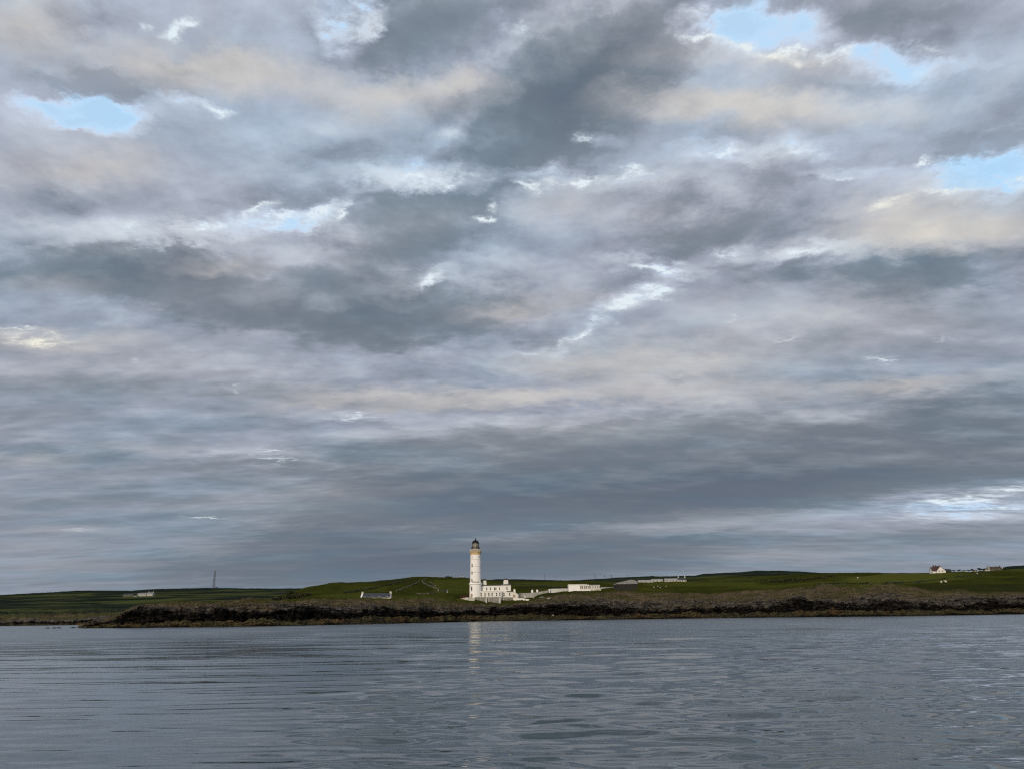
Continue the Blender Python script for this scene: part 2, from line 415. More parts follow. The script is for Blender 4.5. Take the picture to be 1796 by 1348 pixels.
M = {
 'whitewash': mat_of('whitewash', (.82, .80, .755), .85, .03, .35, 0, ((.58, .52, .44), .16)),
 'harling': mat_of('harling', (.70, .68, .62), .9, .08, .8, .02, ((.42, .38, .30), .55)),
 'oldwhite': mat_of('oldwhite', (.46, .44, .38), .9, .22, .5, .02, ((.22, .20, .16), .7)),
 'dimwhite': mat_of('dimwhite', (.34, .33, .30), .9, .2, .5),
 'stone': mat_of('stone', (.19, .18, .155), .9, .4, 1.2, .05, ((.55, .52, .46), .6)),
 'ochre': mat_of('ochre', (.56, .41, .21), .8, .12, 1.2),
 'black': mat_of('black', (.012, .012, .013), .6, .2, 1.0, spec=.12),
 'glass': mat_of('glass', (.025, .028, .032), .08, .2, .6, spec=.6),
 'lantern': mat_of('lantern', (.30, .28, .23), .12, .35, .9, spec=.6),
 'slate': mat_of('slate', (.040, .047, .052), .6, .3, 1.4),
 'felt': mat_of('felt', (.20, .20, .205), .8, .2, .5),
 'lead': mat_of('lead', (.022, .022, .024), .7, .2, 1.0),
 'wood': mat_of('wood', (.36, .27, .18), .8, .2, 1.0),
 'timber': mat_of('timber', (.024, .021, .018), .9, .2, 1.0),
 'brownroof': mat_of('brownroof', (.062, .034, .030), .8, .25, 1.0),
 'paleroof': mat_of('paleroof', (.33, .33, .33), .7, .2, .5),
 'steel': mat_of('steel', (.10, .11, .12), .6, .1, .2),
 'wool': mat_of('wool', (.62, .58, .50), .95, .15, 6.0),
 'rock': mat_of('rock', (.035, .032, .028), .8, .5, 1.5, .1),
 'palerock': mat_of('palerock', (.42, .40, .36), .9, .25, 1.5, .05),
 'drystone': mat_of('drystone', (.095, .09, .062), .95, .4, .8),
}

def leaf_mat(name, col, var=.5):
    m = mat_of(name, col, .85, var, .9, spec=.15)
    return m
M['leaf'] = leaf_mat('leaf', (.030, .040, .014))
M['gorse'] = leaf_mat('gorse', (.035, .036, .016))
M['redbush'] = leaf_mat('redbush', (.085, .032, .022))

# ------------------------------------------------------------------ land cover material
def land_material(name, far=False):
    m = bpy.data.materials.new(name); m.use_nodes = True
    N = NT(m.node_tree)
    b = N.new('ShaderNodeBsdfPrincipled'); out = N.new('ShaderNodeOutputMaterial'); N.l.new(b.outputs[0], out.inputs[0])
    pos = N.new('ShaderNodeNewGeometry').outputs['Position']
    zone = N.new('ShaderNodeAttribute', attribute_name='zone').outputs['Fac']
    field = N.new('ShaderNodeAttribute', attribute_name='pasture').outputs['Fac']
    k = 0.35 if far else 1.0
    flat = N.vmath('MULTIPLY', pos, (.55, 0.8, 2.6))
    na = N.noise(flat, .09 * k, 5.0, .6); nb = N.noise(flat, .55 * k, 5.0, .65); nc = N.noise(pos, 1.6 * k, 4.0, .7)
    nd = N.noise(N.vmath('MULTIPLY', pos, (.25, .25, 1.0)), 1.1 * k, 5.0, .65)          # bedding of the rock
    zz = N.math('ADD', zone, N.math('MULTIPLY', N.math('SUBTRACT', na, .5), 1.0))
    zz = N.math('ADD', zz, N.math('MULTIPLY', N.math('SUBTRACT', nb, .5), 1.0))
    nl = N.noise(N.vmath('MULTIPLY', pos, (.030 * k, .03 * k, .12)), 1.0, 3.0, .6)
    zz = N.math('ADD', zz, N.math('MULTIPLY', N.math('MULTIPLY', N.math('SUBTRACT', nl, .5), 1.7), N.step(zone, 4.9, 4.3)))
    # rock: tar-black lichen with the cliff's shade put into its colour, grey schist, rusty and yellow-green patches
    grey = N.mix(N.step(nd, .36, .66), (.030, .028, .025), (.150, .128, .105))
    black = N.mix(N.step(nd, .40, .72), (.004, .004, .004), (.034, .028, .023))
    weed = N.mix(N.step(na, .40, .60), (.105, .058, .022), (.085, .078, .030))
    weed = N.mix(N.step(nl, .46, .56, 0, .8), weed, (.045, .046, .022))
    weed = N.mix(N.step(nb, .38, .60), weed, (.016, .013, .009))
    weed = N.mix(N.step(nc, .52, .72), weed, (.15, .125, .09))
    heath = N.mix(N.step(nb, .36, .64), (.062, .050, .027), (.150, .112, .064))
    heath = N.mix(N.step(nc, .50, .68, 0, .5), heath, (.034, .029, .016))
    heath = N.mix(N.step(N.noise(flat, .16 * k, 3.0, .5), .46, .60, 0, .6), heath, (.046, .042, .018))
    heath = N.mix(N.step(N.noise(pos, 2.6 * k, 3.0, .7), .60, .72, 0, .8), heath, (.26, .23, .19))
    heath = N.mix(N.step(na, .50, .64, 0, .75), heath, (.056, .060, .018))
    heath = N.mix(N.step(na, .46, .34, 0, .6), heath, (.105, .072, .050))
    g1 = N.mix(N.step(na, .34, .66), (.021, .027, .0040), (.046, .049, .007))
    g1 = N.mix(N.step(nb, .40, .75, 0, .55), g1, (.060, .058, .022))
    bright = N.mix(N.step(nb, .3, .7), (.070, .078, .013), (.094, .098, .020))
    dull = N.mix(N.step(nb, .3, .7), (.018, .022, .010), (.034, .034, .016))
    if far:
        g1 = N.mix(N.step(na, .34, .66), (.024, .032, .020), (.044, .052, .026))  # bluer than the near grass: distance haze put into the colour
        bright = (.078, .088, .024); dull = (.012, .019, .016)
    g = N.mix(N.maprange(field, 0, 1), g1, bright)
    g = N.mix(N.maprange(field, 0, -1), g, dull)
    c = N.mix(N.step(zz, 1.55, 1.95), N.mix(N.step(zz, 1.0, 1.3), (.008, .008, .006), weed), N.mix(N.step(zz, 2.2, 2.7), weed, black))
    c = N.mix(N.step(zz, 3.85, 4.25), c, grey)
    c = N.mix(N.step(zz, 4.2, 4.6), c, heath)
    c = N.mix(N.step(zz, 4.75, 5.15), c, g)
    N.put(b.inputs['Base Color'], c)
    b.inputs['Roughness'].default_value = .9
    b.inputs['Specular IOR Level'].default_value = 0.0
    bp = N.new('ShaderNodeBump'); bp.inputs['Strength'].default_value = 1.0
    N.put(bp.inputs['Distance'], N.math('MULTIPLY', N.step(zone, 5.4, 4.6, .12, .9), 1.0))
    N.put(bp.inputs['Height'], N.math('ADD', nb, N.math('MULTIPLY', nc, .5)))
    N.l.new(bp.outputs[0], b.inputs['Normal'])
    return m

# ------------------------------------------------------------------ the coast: heights from levels read off the photograph
Rn = np.array(RM)
def rays(px, py):
    d = np.stack([(px - CX) / F, (CY - py) / F, -np.ones_like(px)], -1)
    return d @ Rn.T
def Z_at(px, py, Y):
    d = rays(px, py); return CAM_Z + d[..., 2] * Y / d[..., 1]
def project(X, Y, Z):
    v = np.stack([X, Y, Z - CAM_Z], -1) @ Rn
    return CX + F * v[..., 0] / -v[..., 2], CY - F * v[..., 1] / -v[..., 2]
def horizon(px): return 1081.0 + (898.0 - px) * math.tan(-ROLL)

WATERLINE = [(100,1101),(135,1101),(200,1100.3),(300,1099.3),(420,1097.8),(500,1096.3),(600,1094.5),(700,1092.2),(780,1090.2),(860,1088),(950,1086.2),(1060,1084.6),(1160,1083.4),(1300,1082.2),(1450,1080.8),(1600,1079.3),(1700,1077.6),(1796,1075.8),(2300,1069)]
SHELF = [(100,1101),(150,1098.6),(200,1093.6),(300,1091.5),(420,1088.6),(550,1087),(600,1086),(640,1083),(690,1080.4),(730,1083),(780,1082.6),(830,1080),(880,1078.5),(980,1076.5),(1060,1077.5),(1100,1077.5),(1190,1075.6),(1260,1075.2),(1300,1074),(1350,1075),(1390,1071),(1430,1070),(1500,1070.5),(1560,1070.5),(1600,1068.5),(1680,1070),(1740,1070),(1770,1066),(1796,1067),(2300,1060)]
CLIFF = [(100,1101),(150,1097.5),(195,1088),(205,1083),(224,1072.5),(240,1069),(280,1075),(300,1077.5),(340,1075),(380,1066),(400,1070),(480,1070),(560,1073),(600,1074.5),(650,1072),(700,1073),(780,1072),(850,1071.5),(900,1066),(940,1067),(980,1061.5),(1020,1061.5),(1060,1065.5),(1100,1071),(1135,1070.5),(1170,1071),(1200,1064),(1260,1064),(1300,1063.5),(1390,1059),(1415,1057),(1430,1064),(1500,1065),(1560,1065),(1600,1064),(1640,1061),(1690,1061.5),(1710,1057),(1730,1056.6),(1750,1055),(1780,1056.6),(1796,1056),(2300,1049)]
HEATH = [(100,1101),(150,1096),(200,1084),(224,1070),(240,1064),(300,1057),(380,1057.5),(430,1051),(480,1053.5),(550,1052.5),(600,1052),(700,1053),(750,1050.5),(800,1055),(850,1059),(900,1058),(930,1052),(960,1043.5),(1000,1041),(1040,1040),(1100,1037),(1130,1037.6),(1170,1040),(1250,1042),(1300,1038),(1370,1035),(1420,1029),(1440,1026),(1500,1025),(1570,1025),(1600,1031),(1650,1038),(1690,1034),(1710,1040),(1796,1041),(2300,1037)]
RIDGE = [(100,1101),(150,1094),(200,1082),(224,1069),(240,1062.5),(300,1055.5),(380,1056.5),(430,1050),(470,1049),(500,1041),(515,1034),(540,1028),(575,1021.3),(620,1020),(660,1017.5),(695,1012.7),(720,1010.7),(755,1010.6),(800,1011.7),(830,1013.2),(870,1016),(915,1017.2),(955,1018.3),(1000,1019.3),(1040,1020),(1100,1019.5),(1160,1017),(1225,1013.5),(1300,1009.5),(1350,1007.5),(1400,1006.5),(1450,1005.2),(1510,1003.4),(1560,1003.8),(1600,1003.8),(1640,1002.4),(1700,1000.8),(1760,999.4),(1796,998),(2300,984)]
FAR = [(-500,1058),(0,1041.8),(85,1037.6),(125,1034.8),(225,1034.8),(265,1032),(365,1030),(400,1030.6),(510,1031),(560,1030),(830,1018),(870,1014.8),(915,1014.7),(955,1016),(990,1017),(1020,1016),(1060,1014),(1080,1012),(1140,1009.4),(1180,1009.6),(1225,1008.3),(1240,1005.4),(1310,1002),(1335,999.7),(1375,999.7),(1415,1001.3),(1450,1003.2),(1560,1004),(1700,1003),(1760,998),(1780,992.3),(1796,991),(1900,986),(2300,980)]

NC = 2800
pxs = np.linspace(-400, 2200, NC)
hz = horizon(pxs)
dh = rays(pxs, hz); slope_x = dh[:, 0] / dh[:, 1]                 # X / Y of each column
def jit(freq, amp, seed): return amp * fbm(pxs / freq + seed, np.full(NC, seed * 1.7), 4, .6)
yw = curve(WATERLINE, pxs)
Ys = np.clip(CAM_Z * 1473.0 / np.maximum(yw - hz, 2.5), 290, 430)
Ys = np.convolve(np.pad(Ys, 60, 'edge'), np.ones(121) / 121, 'valid')
Ys = Ys + jit(40, 3.5, 3) + jit(11, 1.2, 9)
on = smooth(112, 150, pxs)
cl = [None] * 9
y2 = curve(SHELF, pxs) + jit(34, 3.2, 5) + jit(9, 1.2, 15)
y2 = np.minimum(y2, yw - .5 + 0 * y2)
y4 = curve(CLIFF, pxs) + jit(44, 1.7, 21) + jit(10, 1.2, 33)
y5 = curve(HEATH, pxs) + jit(40, 1.2, 41)
y7 = curve(RIDGE, pxs) + jit(60, .5, 55)
y4 = np.minimum(y4, y2 - .6)
y5 = np.minimum(y5, y4 - .8); y7 = np.minimum(y7, y5 - .5)
YR = 980.0 + jit(90, 40, 61)
lev = [  # (distance, height)
 (Ys - 40, np.full(NC, -6.0)), (Ys, np.full(NC, 0.0)), (Ys + 9 + jit(16, 2, 71), y2), (Ys + 13 + jit(16, 2, 72), y2 - .3), (Ys + 19 + jit(14, 3, 73), y4),
 (Ys + 72, y5), (Ys + 170, y5 + (y7 - y5) * .33), (YR, y7), (YR + 260, None), (YR + 700, None)]
D = [l[0] for l in lev]; H = []
for i, (d, yy) in enumerate(lev):
    if i < 2: H.append(yy)
    elif yy is None: H.append(H[7] - (16.0 if i == 8 else 45.0))
    else: H.append(Z_at(pxs, yy, d))
H[2] = np.maximum(H[2], .4)
seg = [4, 18, 5, 30, 74, 66, 62, 8, 4]
rowsY, rowsZ, rowsK = [], [], []
for i, n in enumerate(seg):
    for t in np.arange(n) / n:
        rowsY.append(D[i] + (D[i + 1] - D[i]) * t)
        rowsZ.append(H[i] + (H[i + 1] - H[i]) * t)
        rowsK.append(np.full(NC, i + t))
rowsY.append(D[-1]); rowsZ.append(H[-1]); rowsK.append(np.full(NC, 9.0))
GY, GZ, GK = np.array(rowsY), np.array(rowsZ), np.array(rowsK)
# round the profile a little where the fields begin
for _ in range(6):
    GZ[125:-2] = .25 * GZ[124:-3] + .5 * GZ[125:-2] + .25 * GZ[126:-1]
NR = len(GY)
GX = slope_x[None, :] * GY
rocky = smooth(.9, 1.6, GK) * (1 - smooth(4.3, 5.3, GK))
clf = smooth(1.9, 2.6, GK) * (1 - smooth(4.0, 4.6, GK))
hth = smooth(3.8, 4.2, GK) * (1 - smooth(4.9, 5.5, GK))
GZ += rocky * (.55 * fbm(GX / 9, GY / 6, 5, .6) + .35 * ridged(GX / 4.5, GY / 2.6, 4, .6) - .25)
GZ += hth * (.8 * ridged(GX / 13 + 4, GY / 8, 5, .6) - .3)
GZ += smooth(4.8, 6.0, GK) * (1 - smooth(7.5, 8.5, GK)) * (1.3 * fbm(GX / 90, GY / 60, 4) + .12 * fbm(GX / 5, GY / 4, 3))
GYd = GY + clf * (2.6 * fbm(GX / 7 + 50, GZ / 2.2, 5, .6) + 1.2 * ridged(GX / 3.2, GZ / 1.1, 4, .6))
GZ = GZ * on[None, :] - 4.0 * (1 - on[None, :])
# level ground under the lighthouse station
LHY = 520.0
LH = P(834, 1048, LHY)
padx = smooth(P(796, 1048, LHY).x, P(806, 1048, LHY).x, GX) * (1 - smooth(P(926, 1048, LHY).x, P(950, 1048, LHY).x, GX))
pad = padx * smooth(505, 510.5, GY) * (1 - smooth(545, 580, GY))
GZ = GZ * (1 - pad) + (LH.z - .3) * pad
padf = smooth(P(800, 1048, LHY).x, P(812, 1048, LHY).x, GX) * (1 - smooth(P(915, 1048, LHY).x, P(936, 1048, LHY).x, GX)) * smooth(484, 494, GY) * (1 - smooth(504.5, 506, GY))
GZ = GZ * (1 - padf) + (LH.z - 4.7) * padf
# grassy mounds in front of the station wall
for (mx_, my_, rx_, ry_, hh_) in ((842, 1058, 7, 5, 1.5), (900, 1056, 9, 5, 1.7), (866, 1060, 8, 5, .1)):
    c_ = P(mx_, my_, 498)
    GZ += hh_ * np.exp(-((GX - c_.x) / rx_) ** 2 - ((GY - 498) / ry_) ** 2)
GZ = np.where(GK > 1.05, np.maximum(GZ, -.6), GZ)
green = np.zeros_like(GK)
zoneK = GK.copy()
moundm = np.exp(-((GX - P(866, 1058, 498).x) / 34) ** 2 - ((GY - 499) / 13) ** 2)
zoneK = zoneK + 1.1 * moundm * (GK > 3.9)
PX, PY = project(GX, GYd, GZ)
def patch(x0, x1, y0, y1, s=6, sy=2):
    return smooth(x0 - s, x0 + s, PX) * (1 - smooth(x1 - s, x1 + s, PX)) * smooth(y0 - sy, y0 + sy, PY) * (1 - smooth(y1 - sy, y1 + sy, PY))
fieldw = .8 * fbm(GX / 80, GY / 130, 2)
pasture = np.clip(fieldw, -.7, .55)
top = 1012 + (1700 - np.clip(PX, 1450, 1700)) * .042 - 6
pasture = np.maximum(pasture, .95 * smooth(1455, 1500, PX) * (1 - smooth(1640, 1740, PX)) * smooth(-1, 1, PY - (1003 + 9 * smooth(1600, 1470, PX))) * (1 - smooth(-1.5, 1.5, PY - (1023 - 9 * smooth(1590, 1720, PX)))))
pasture = np.maximum(pasture, .5 * patch(900, 1000, 1020, 1030)); pasture = np.maximum(pasture, .6 * patch(1130, 1330, 1020, 1027, 10, 1.5))
pasture = np.maximum(pasture, .55 * patch(760, 824, 1016, 1040)); pasture = np.maximum(pasture, .35 * patch(600, 680, 1026, 1036))
pasture = np.minimum(pasture, 1 - 1.6 * patch(1600, 2200, 1022, 1038, 12, 3)); pasture = np.minimum(pasture, 1 - 1.8 * patch(900, 1010, 1027, 1031, 12, 1))
pasture = np.minimum(pasture, 1 - 1.7 * patch(860, 1240, 1008, 1019, 20, 1.2)); pasture = np.minimum(pasture, 1 - 1.6 * patch(640, 740, 1012, 1024, 20, 4) * (fieldw > .0))
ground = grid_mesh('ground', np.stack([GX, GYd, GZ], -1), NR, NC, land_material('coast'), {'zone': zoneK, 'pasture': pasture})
tag(ground, kind='structure')

def hit(px, py):
    """Ground point first seen at a pixel of the photograph."""
    c = int(round((px + 400) / 2600 * (NC - 1)))
    col = PY[22:, c]
    k = np.argmax(col <= py) + 22 if (col <= py).any() else 22 + int(np.argmin(col))
    return Vector((GX[k, c], GYd[k, c], GZ[k, c]))
def ground_z(x, y):
    c = int(np.argmin(np.abs(slope_x - x / y))); k = int(np.argmin(np.abs(GY[:, c] - y)))
    return float(GZ[k, c])

# ------------------------------------------------------------------ far hills across the bay
FC = 1300
fpx = np.linspace(-400, 2200, FC)
fh = horizon(fpx); fd = rays(fpx, fh); fs = fd[:, 0] / fd[:, 1]
def fj(freq, amp, seed): return amp * fbm(fpx / freq + seed, np.full(FC, seed * 2.1), 4, .6)
yr = curve(FAR, fpx) + fj(40, .35, 3) + fj(9, .2, 8)
lv = [(np.full(FC, 840.0), None, -4.0), (860 + fj(30, 14, 5), None, 0.0), (880 + fj(30, 14, 6), curve([(-400,1094),(0,1092),(60,1090),(130,1089),(200,1085),(300,1080),(2200,1075)], fpx) + fj(16, 1.3, 9), 0),
      (960 + fj(40, 16, 7), curve([(-400,1084),(0,1081),(130,1077),(200,1074),(300,1068),(500,1062),(2200,1060)], fpx) + fj(30, 1.2, 12), 0),
      (np.full(FC, 1350.0), curve([(-400,1070),(0,1063),(200,1058),(300,1054),(560,1046),(900,1034),(2200,1030)], fpx), 0),
      (np.full(FC, 1800.0), curve([(-400,1064),(0,1052),(200,1046),(300,1043),(560,1040),(900,1026),(1300,1018),(2200,1010)], fpx), 0),
      (2500 + fj(120, 90, 14), yr, 0), (np.full(FC, 3400.0), None, None)]
FD = [a[0] for a in lv]; FH = []
for i, (d, yy, z) in enumerate(lv):
    FH.append(np.full(FC, z) if (yy is None and z is not None) else (FH[-1] - 40 if yy is None else Z_at(fpx, yy, d)))
FH[5] = np.minimum(FH[5], FH[6] - 8); FH[4] = np.minimum(FH[4], FH[5] - 6)
fseg = [3, 12, 16, 24, 26, 34, 6]; fk = [0.5, 1.6, 4.0, 5.0, 5.6, 6.2, 7.0, 8.0]
ry, rz_, rk = [], [], []
for i, n in enumerate(fseg):
    for t in np.arange(n) / n:
        ry.append(FD[i] + (FD[i + 1] - FD[i]) * t); rz_.append(FH[i] + (FH[i + 1] - FH[i]) * t); rk.append(np.full(FC, fk[i] + (fk[i + 1] - fk[i]) * t))
ry.append(FD[-1]); rz_.append(FH[-1]); rk.append(np.full(FC, 8.0))
HY, HZ, HK = np.array(ry), np.array(rz_), np.array(rk)
for _ in range(4): HZ[34:-8] = .25 * HZ[33:-9] + .5 * HZ[34:-8] + .25 * HZ[35:-7]
HX = fs[None, :] * HY
HZ += smooth(1.5, 3, HK) * (1 - smooth(5, 5.6, HK)) * (1.6 * ridged(HX / 22, HY / 12, 4) - .8)
HZ += smooth(5, 6, HK) * (1 - smooth(6.6, 7, HK)) * 2.5 * fbm(HX / 160, HY / 120, 4)
QX, QY = project(HX, HY, HZ)
hp = np.clip(1.7 * fbm(HX / 210 + .4 * np.sin(HY / 140), HY / 110, 2), -1, .8)
hp = np.where(HK > 6.75, np.minimum(hp, -.55), hp)
stripe = np.abs(((HY / 170 + HX / 900 + .3 * fbm(HX / 300, HY / 300, 2)) % 1) - .5)
hp = np.where((stripe < .06) & (HK > 5), -1.0, hp)
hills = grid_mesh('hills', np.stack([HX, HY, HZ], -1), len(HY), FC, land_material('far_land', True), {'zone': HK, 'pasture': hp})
tag(hills, kind='structure')
def hit_far(px, py):
    c = int(round((px + 400) / 2600 * (FC - 1))); col = QY[3:, c]
    k = (np.argmax(col <= py) if (col <= py).any() else int(np.argmin(col))) + 3
    return Vector((HX[k, c], HY[k, c], HZ[k, c]))

# ------------------------------------------------------------------ the sea
angs = np.concatenate([np.linspace(-52, 52, 760), np.linspace(58, 302, 42)]) * math.pi / 180
rad = np.concatenate([np.geomspace(1.2, 5.0, 14)[:-1], np.geomspace(5.0, 620.0, 640), np.array([800, 1300, 2500, 6000, 14000, 30000.])])
AA, RR = np.meshgrid(angs, rad)
SX, SY = RR * np.sin(AA), RR * np.cos(AA)
drow = np.gradient(rad)[:, None]
SZ = np.zeros_like(SX)
calm = .20 + .90 * smooth(-.25, .45, .7 * fbm(SX / 30 + 5, SY / 70, 3) + .95 * smooth(-.42, .02, SX / np.maximum(np.abs(SY), 1)) - .30)
wr = np.random.default_rng(21)
for i in range(72):
    lam = .24 * (9 / .24) ** wr.random()
    th = wr.normal(0, .20) + .08
    k = 2 * math.pi / lam
    steep = .040 if lam < 1.1 else (.022 if lam < 2.4 else .010)
    A = steep / k * (.6 + .8 * wr.random())
    fade = smooth(2.2, 5.0, lam / np.maximum(drow, .004 * RR * .24))
    ph = k * (SX * math.sin(th) + SY * math.cos(th)) + 2.2 * perlin(SX / (lam * 10) + i, SY / (lam * 9) - i) + wr.random() * 6.28
    s = np.sin(ph)
    SZ += (A * fade) * (s - .26 * np.cos(2 * ph)) * calm
SZ *= (RR < 700) * smooth(1.0, 5.0, RR)

def sea_material():
    m = bpy.data.materials.new('sea'); m.use_nodes = True
    N = NT(m.node_tree)
    b = N.new('ShaderNodeBsdfPrincipled'); out = N.new('ShaderNodeOutputMaterial'); N.l.new(b.outputs[0], out.inputs[0])
    geo = N.new('ShaderNodeNewGeometry'); pos = geo.outputs['Position']
    b.inputs['Base Color'].default_value = (.046, .064, .072, 1)
    b.inputs['Roughness'].default_value = .05
    b.inputs['IOR'].default_value = 1.68
    px, py, pz = N.sep(pos)
    flat = N.comb(px, py, 0.0)
    calm = N.new('ShaderNodeAttribute', attribute_name='ruffle').outputs['Fac']
    dist = N.vmath('LENGTH', flat)
    def slope(sx, sy, detail, amp, off):
        n = N.noise(N.vmath('ADD', N.vmath('MULTIPLY', flat, (sx, sy, 1)), off), 1.0, detail, .55, color=True)
        return N.vmath('MULTIPLY', N.vmath('SUBTRACT', n, (.5, .5, .5)), (amp * .55, amp, 0.0))
    s = N.vmath('ADD', slope(1.1, 3.2, 2.0, .13, (3, 1, 0)), slope(4.0, 10.0, 1.0, .035, (9, 4, 2)))
    s2 = N.vmath('SCALE', slope(.10, .38, 5.0, .50, (1, 7, 5)), scale=N.math('MULTIPLY', N.maprange(dist, 20, 160, .1, 1.0), N.math('MULTIPLY_ADD', calm, .45, .55)))
    s = N.vmath('ADD', N.vmath('SCALE', s, scale=N.math('MULTIPLY_ADD', calm, .8, .2)), s2)
    N.put(b.inputs['Roughness'], N.maprange(dist, 12, 160, .05, .19))
    nrm = N.vmath('NORMALIZE', N.vmath('ADD', geo.outputs['Normal'], s))
    N.l.new(nrm, b.inputs['Normal'])
    return m
water = grid_mesh('water', np.stack([SX, SY, SZ], -1), len(rad), len(angs), sea_material(), {'ruffle': calm}, wrap=True)
tag(water, kind='structure')

# ------------------------------------------------------------------ things
def kx(Y): return P(901, 1050, Y).x - P(900, 1050, Y).x
def kz(Y): return P(900, 1049, Y).z - P(900, 1050, Y).z

class Frame:
    """Metres around a spot: pixel sizes of the photograph become real sizes at its distance."""
    def __init__(self, px, py, Y):
        self.o = P(px, py, Y); self.px, self.py, self.Y = px, py, Y
        self.kx, self.kz = kx(Y), kz(Y)
    def x(self, px): return (px - self.px) * self.kx
    def z(self, py): return (self.py - py) * self.kz + (0)

def window(parent, x, y, z, w, h, mat='harling', depth=.10, bars=True):
    """A sash window on a wall facing the sea (wall plane at y)."""
    t = .13
    f = MB()
    f.box(x - w / 2 - t, x - w / 2, y - depth, y + .05, z - t, z + h + t); f.box(x + w / 2, x + w / 2 + t, y - depth, y + .05, z - t, z + h + t)
    f.box(x - w / 2, x + w / 2, y - depth, y + .05, z + h, z + h + t); f.box(x - w / 2, x + w / 2, y - depth - .05, y + .05, z - t, z)
    if bars: f.box(x - w / 2, x + w / 2, y - .05, y - .02, z + h * .48, z + h * .54)
    o = f.build('window', M[mat], parent)
    MB().box(x - w / 2, x + w / 2, y - .03, y + .04, z, z + h).build('pane', M['glass'], o)
    return o

# ---- the lighthouse
fr = Frame(834, 1048, LHY); K, Z = fr.kx, fr.z
lh = thing('lighthouse', 'tall white round lighthouse with ochre gallery and black lantern dome', 'lighthouse', fr.o)
MB().lathe([(10.9 * K, -3), (10.8 * K, Z(1047)), (10.5 * K, Z(1024.5))], 48).build('base_drum', M['whitewash'], lh, 40)
MB().lathe([(10.4 * K, Z(1024.6)), (11.5 * K, Z(1023.8)), (11.5 * K, Z(1022.0)), (11.2 * K, Z(1021.2)), (10.0 * K, Z(1021.1)), (9.6 * K, Z(1021.3))], 48).build('cornice', M['whitewash'], lh, 40)
MB().lathe([(9.9 * K, Z(1024.8)), (9.75 * K, Z(1019)), (9.45 * K, Z(995)), (9.15 * K, Z(971.2))], 56).build('tower_shaft', M['whitewash'], lh, 40)
for yy, rr in ((979.2, 9.28), (992.4, 9.43), (1002.5, 9.55)):
    MB().lathe([(rr * K, Z(yy + .28)), ((rr + .2) * K, Z(yy + .22)), ((rr + .2) * K, Z(yy - .22)), (rr * K, Z(yy - .28))], 56).build('string_course', M['oldwhite'], lh, 30)
cor = MB().lathe([(9.1 * K, Z(971.4)), (9.3 * K, Z(969.8)), (9.2 * K, Z(968.6)), (10.1 * K, Z(966.6)), (10.7 * K, Z(966.0)), (10.8 * K, Z(965.2)), (6 * K, Z(965.1))], 48)
cor.build('corbel', M['ochre'], lh, 35)
rail = MB()
for i in range(32):
    a = 2 * math.pi * i / 32
    rail.tube((10.5 * K * math.cos(a), 10.5 * K * math.sin(a), Z(965.3)), (10.5 * K * math.cos(a), 10.5 * K * math.sin(a), Z(961.9)), .075, n=5)
for yy in (961.8, 963.0, 964.2):
    ring = [(10.5 * K + .09 * c, Z(yy) + .09 * s) for c, s in ((1, -1), (1, 1), (-1, 1), (-1, -1), (1, -1))]
    rail.lathe(ring, 48)
rail.build('gallery_railing', M['harling'], lh)
MB().lathe([(7.6 * K, Z(965.3)), (7.5 * K, Z(964)), (6.9 * K, Z(963.5)), (6.8 * K, Z(961.2)), (7.3 * K, Z(960.8)), (7.3 * K, Z(960.4))], 40).build('lantern_base', M['ochre'], lh, 35)
lg = MB()
lg.lathe([(6.5 * K, Z(960.5)), (7.5 * K, Z(960.3)), (7.5 * K, Z(959.9)), (6.5 * K, Z(959.9))], 40)
for i in range(20):
    a = 2 * math.pi * i / 20
    lg.tube((7.3 * K * math.cos(a), 7.3 * K * math.sin(a), Z(960)), (7.3 * K * math.cos(a), 7.3 * K * math.sin(a), Z(957.4)), .05, n=5)
lg.lathe([(7.3 * K + .06, Z(957.5)), (7.3 * K + .06, Z(957.2)), (7.3 * K - .06, Z(957.2)), (7.3 * K - .06, Z(957.5)), (7.3 * K + .06, Z(957.5))], 40)
lg.build('lantern_walkway', M['black'], lh, 35)
gl = MB().lathe([(5.9 * K, Z(959.9)), (5.9 * K, Z(949.8))], 32).build('lantern_glazing', M['lantern'], lh, 40)
mu = MB()
n = 12
for i in range(n):
    a = 2 * math.pi * (i + .5) / n
    for lo, hi in ((959.9, 954.9), (954.9, 949.8)):
        for s in (0, 1):
            b2 = a + 2 * math.pi / n
            a0, a1 = (a, b2) if s else (b2, a)
            mu.tube((6.02 * K * math.cos(a0), 6.02 * K * math.sin(a0), Z(lo)), (6.02 * K * math.cos(a1), 6.02 * K * math.sin(a1), Z(hi)), .055, n=5)
    mu.tube((6.05 * K * math.cos(a), 6.05 * K * math.sin(a), Z(959.9)), (6.05 * K * math.cos(a), 6.05 * K * math.sin(a), Z(949.8)), .085, n=5)
for yy in (954.9,):
    mu.lathe([(6.1 * K + .05, Z(yy + .2)), (6.1 * K + .05, Z(yy - .2)), (6.0 * K, Z(yy - .2)), (6.0 * K, Z(yy + .2)), (6.1 * K + .05, Z(yy + .2))], 32)
mu.build('astragal', M['black'], gl)
MB().lathe([(6.2 * K, Z(950.2)), (6.7 * K, Z(949.9)), (6.7 * K, Z(949.2)), (6.2 * K, Z(948.6)), (5.6 * K, Z(947.2)), (4.5 * K, Z(945.8)), (2.9 * K, Z(944.7)), (1.6 * K, Z(944.2)), (1.3 * K, Z(943.6)), (.6 * K, Z(943.2))], 40).build('dome', M['black'], lh, 35)
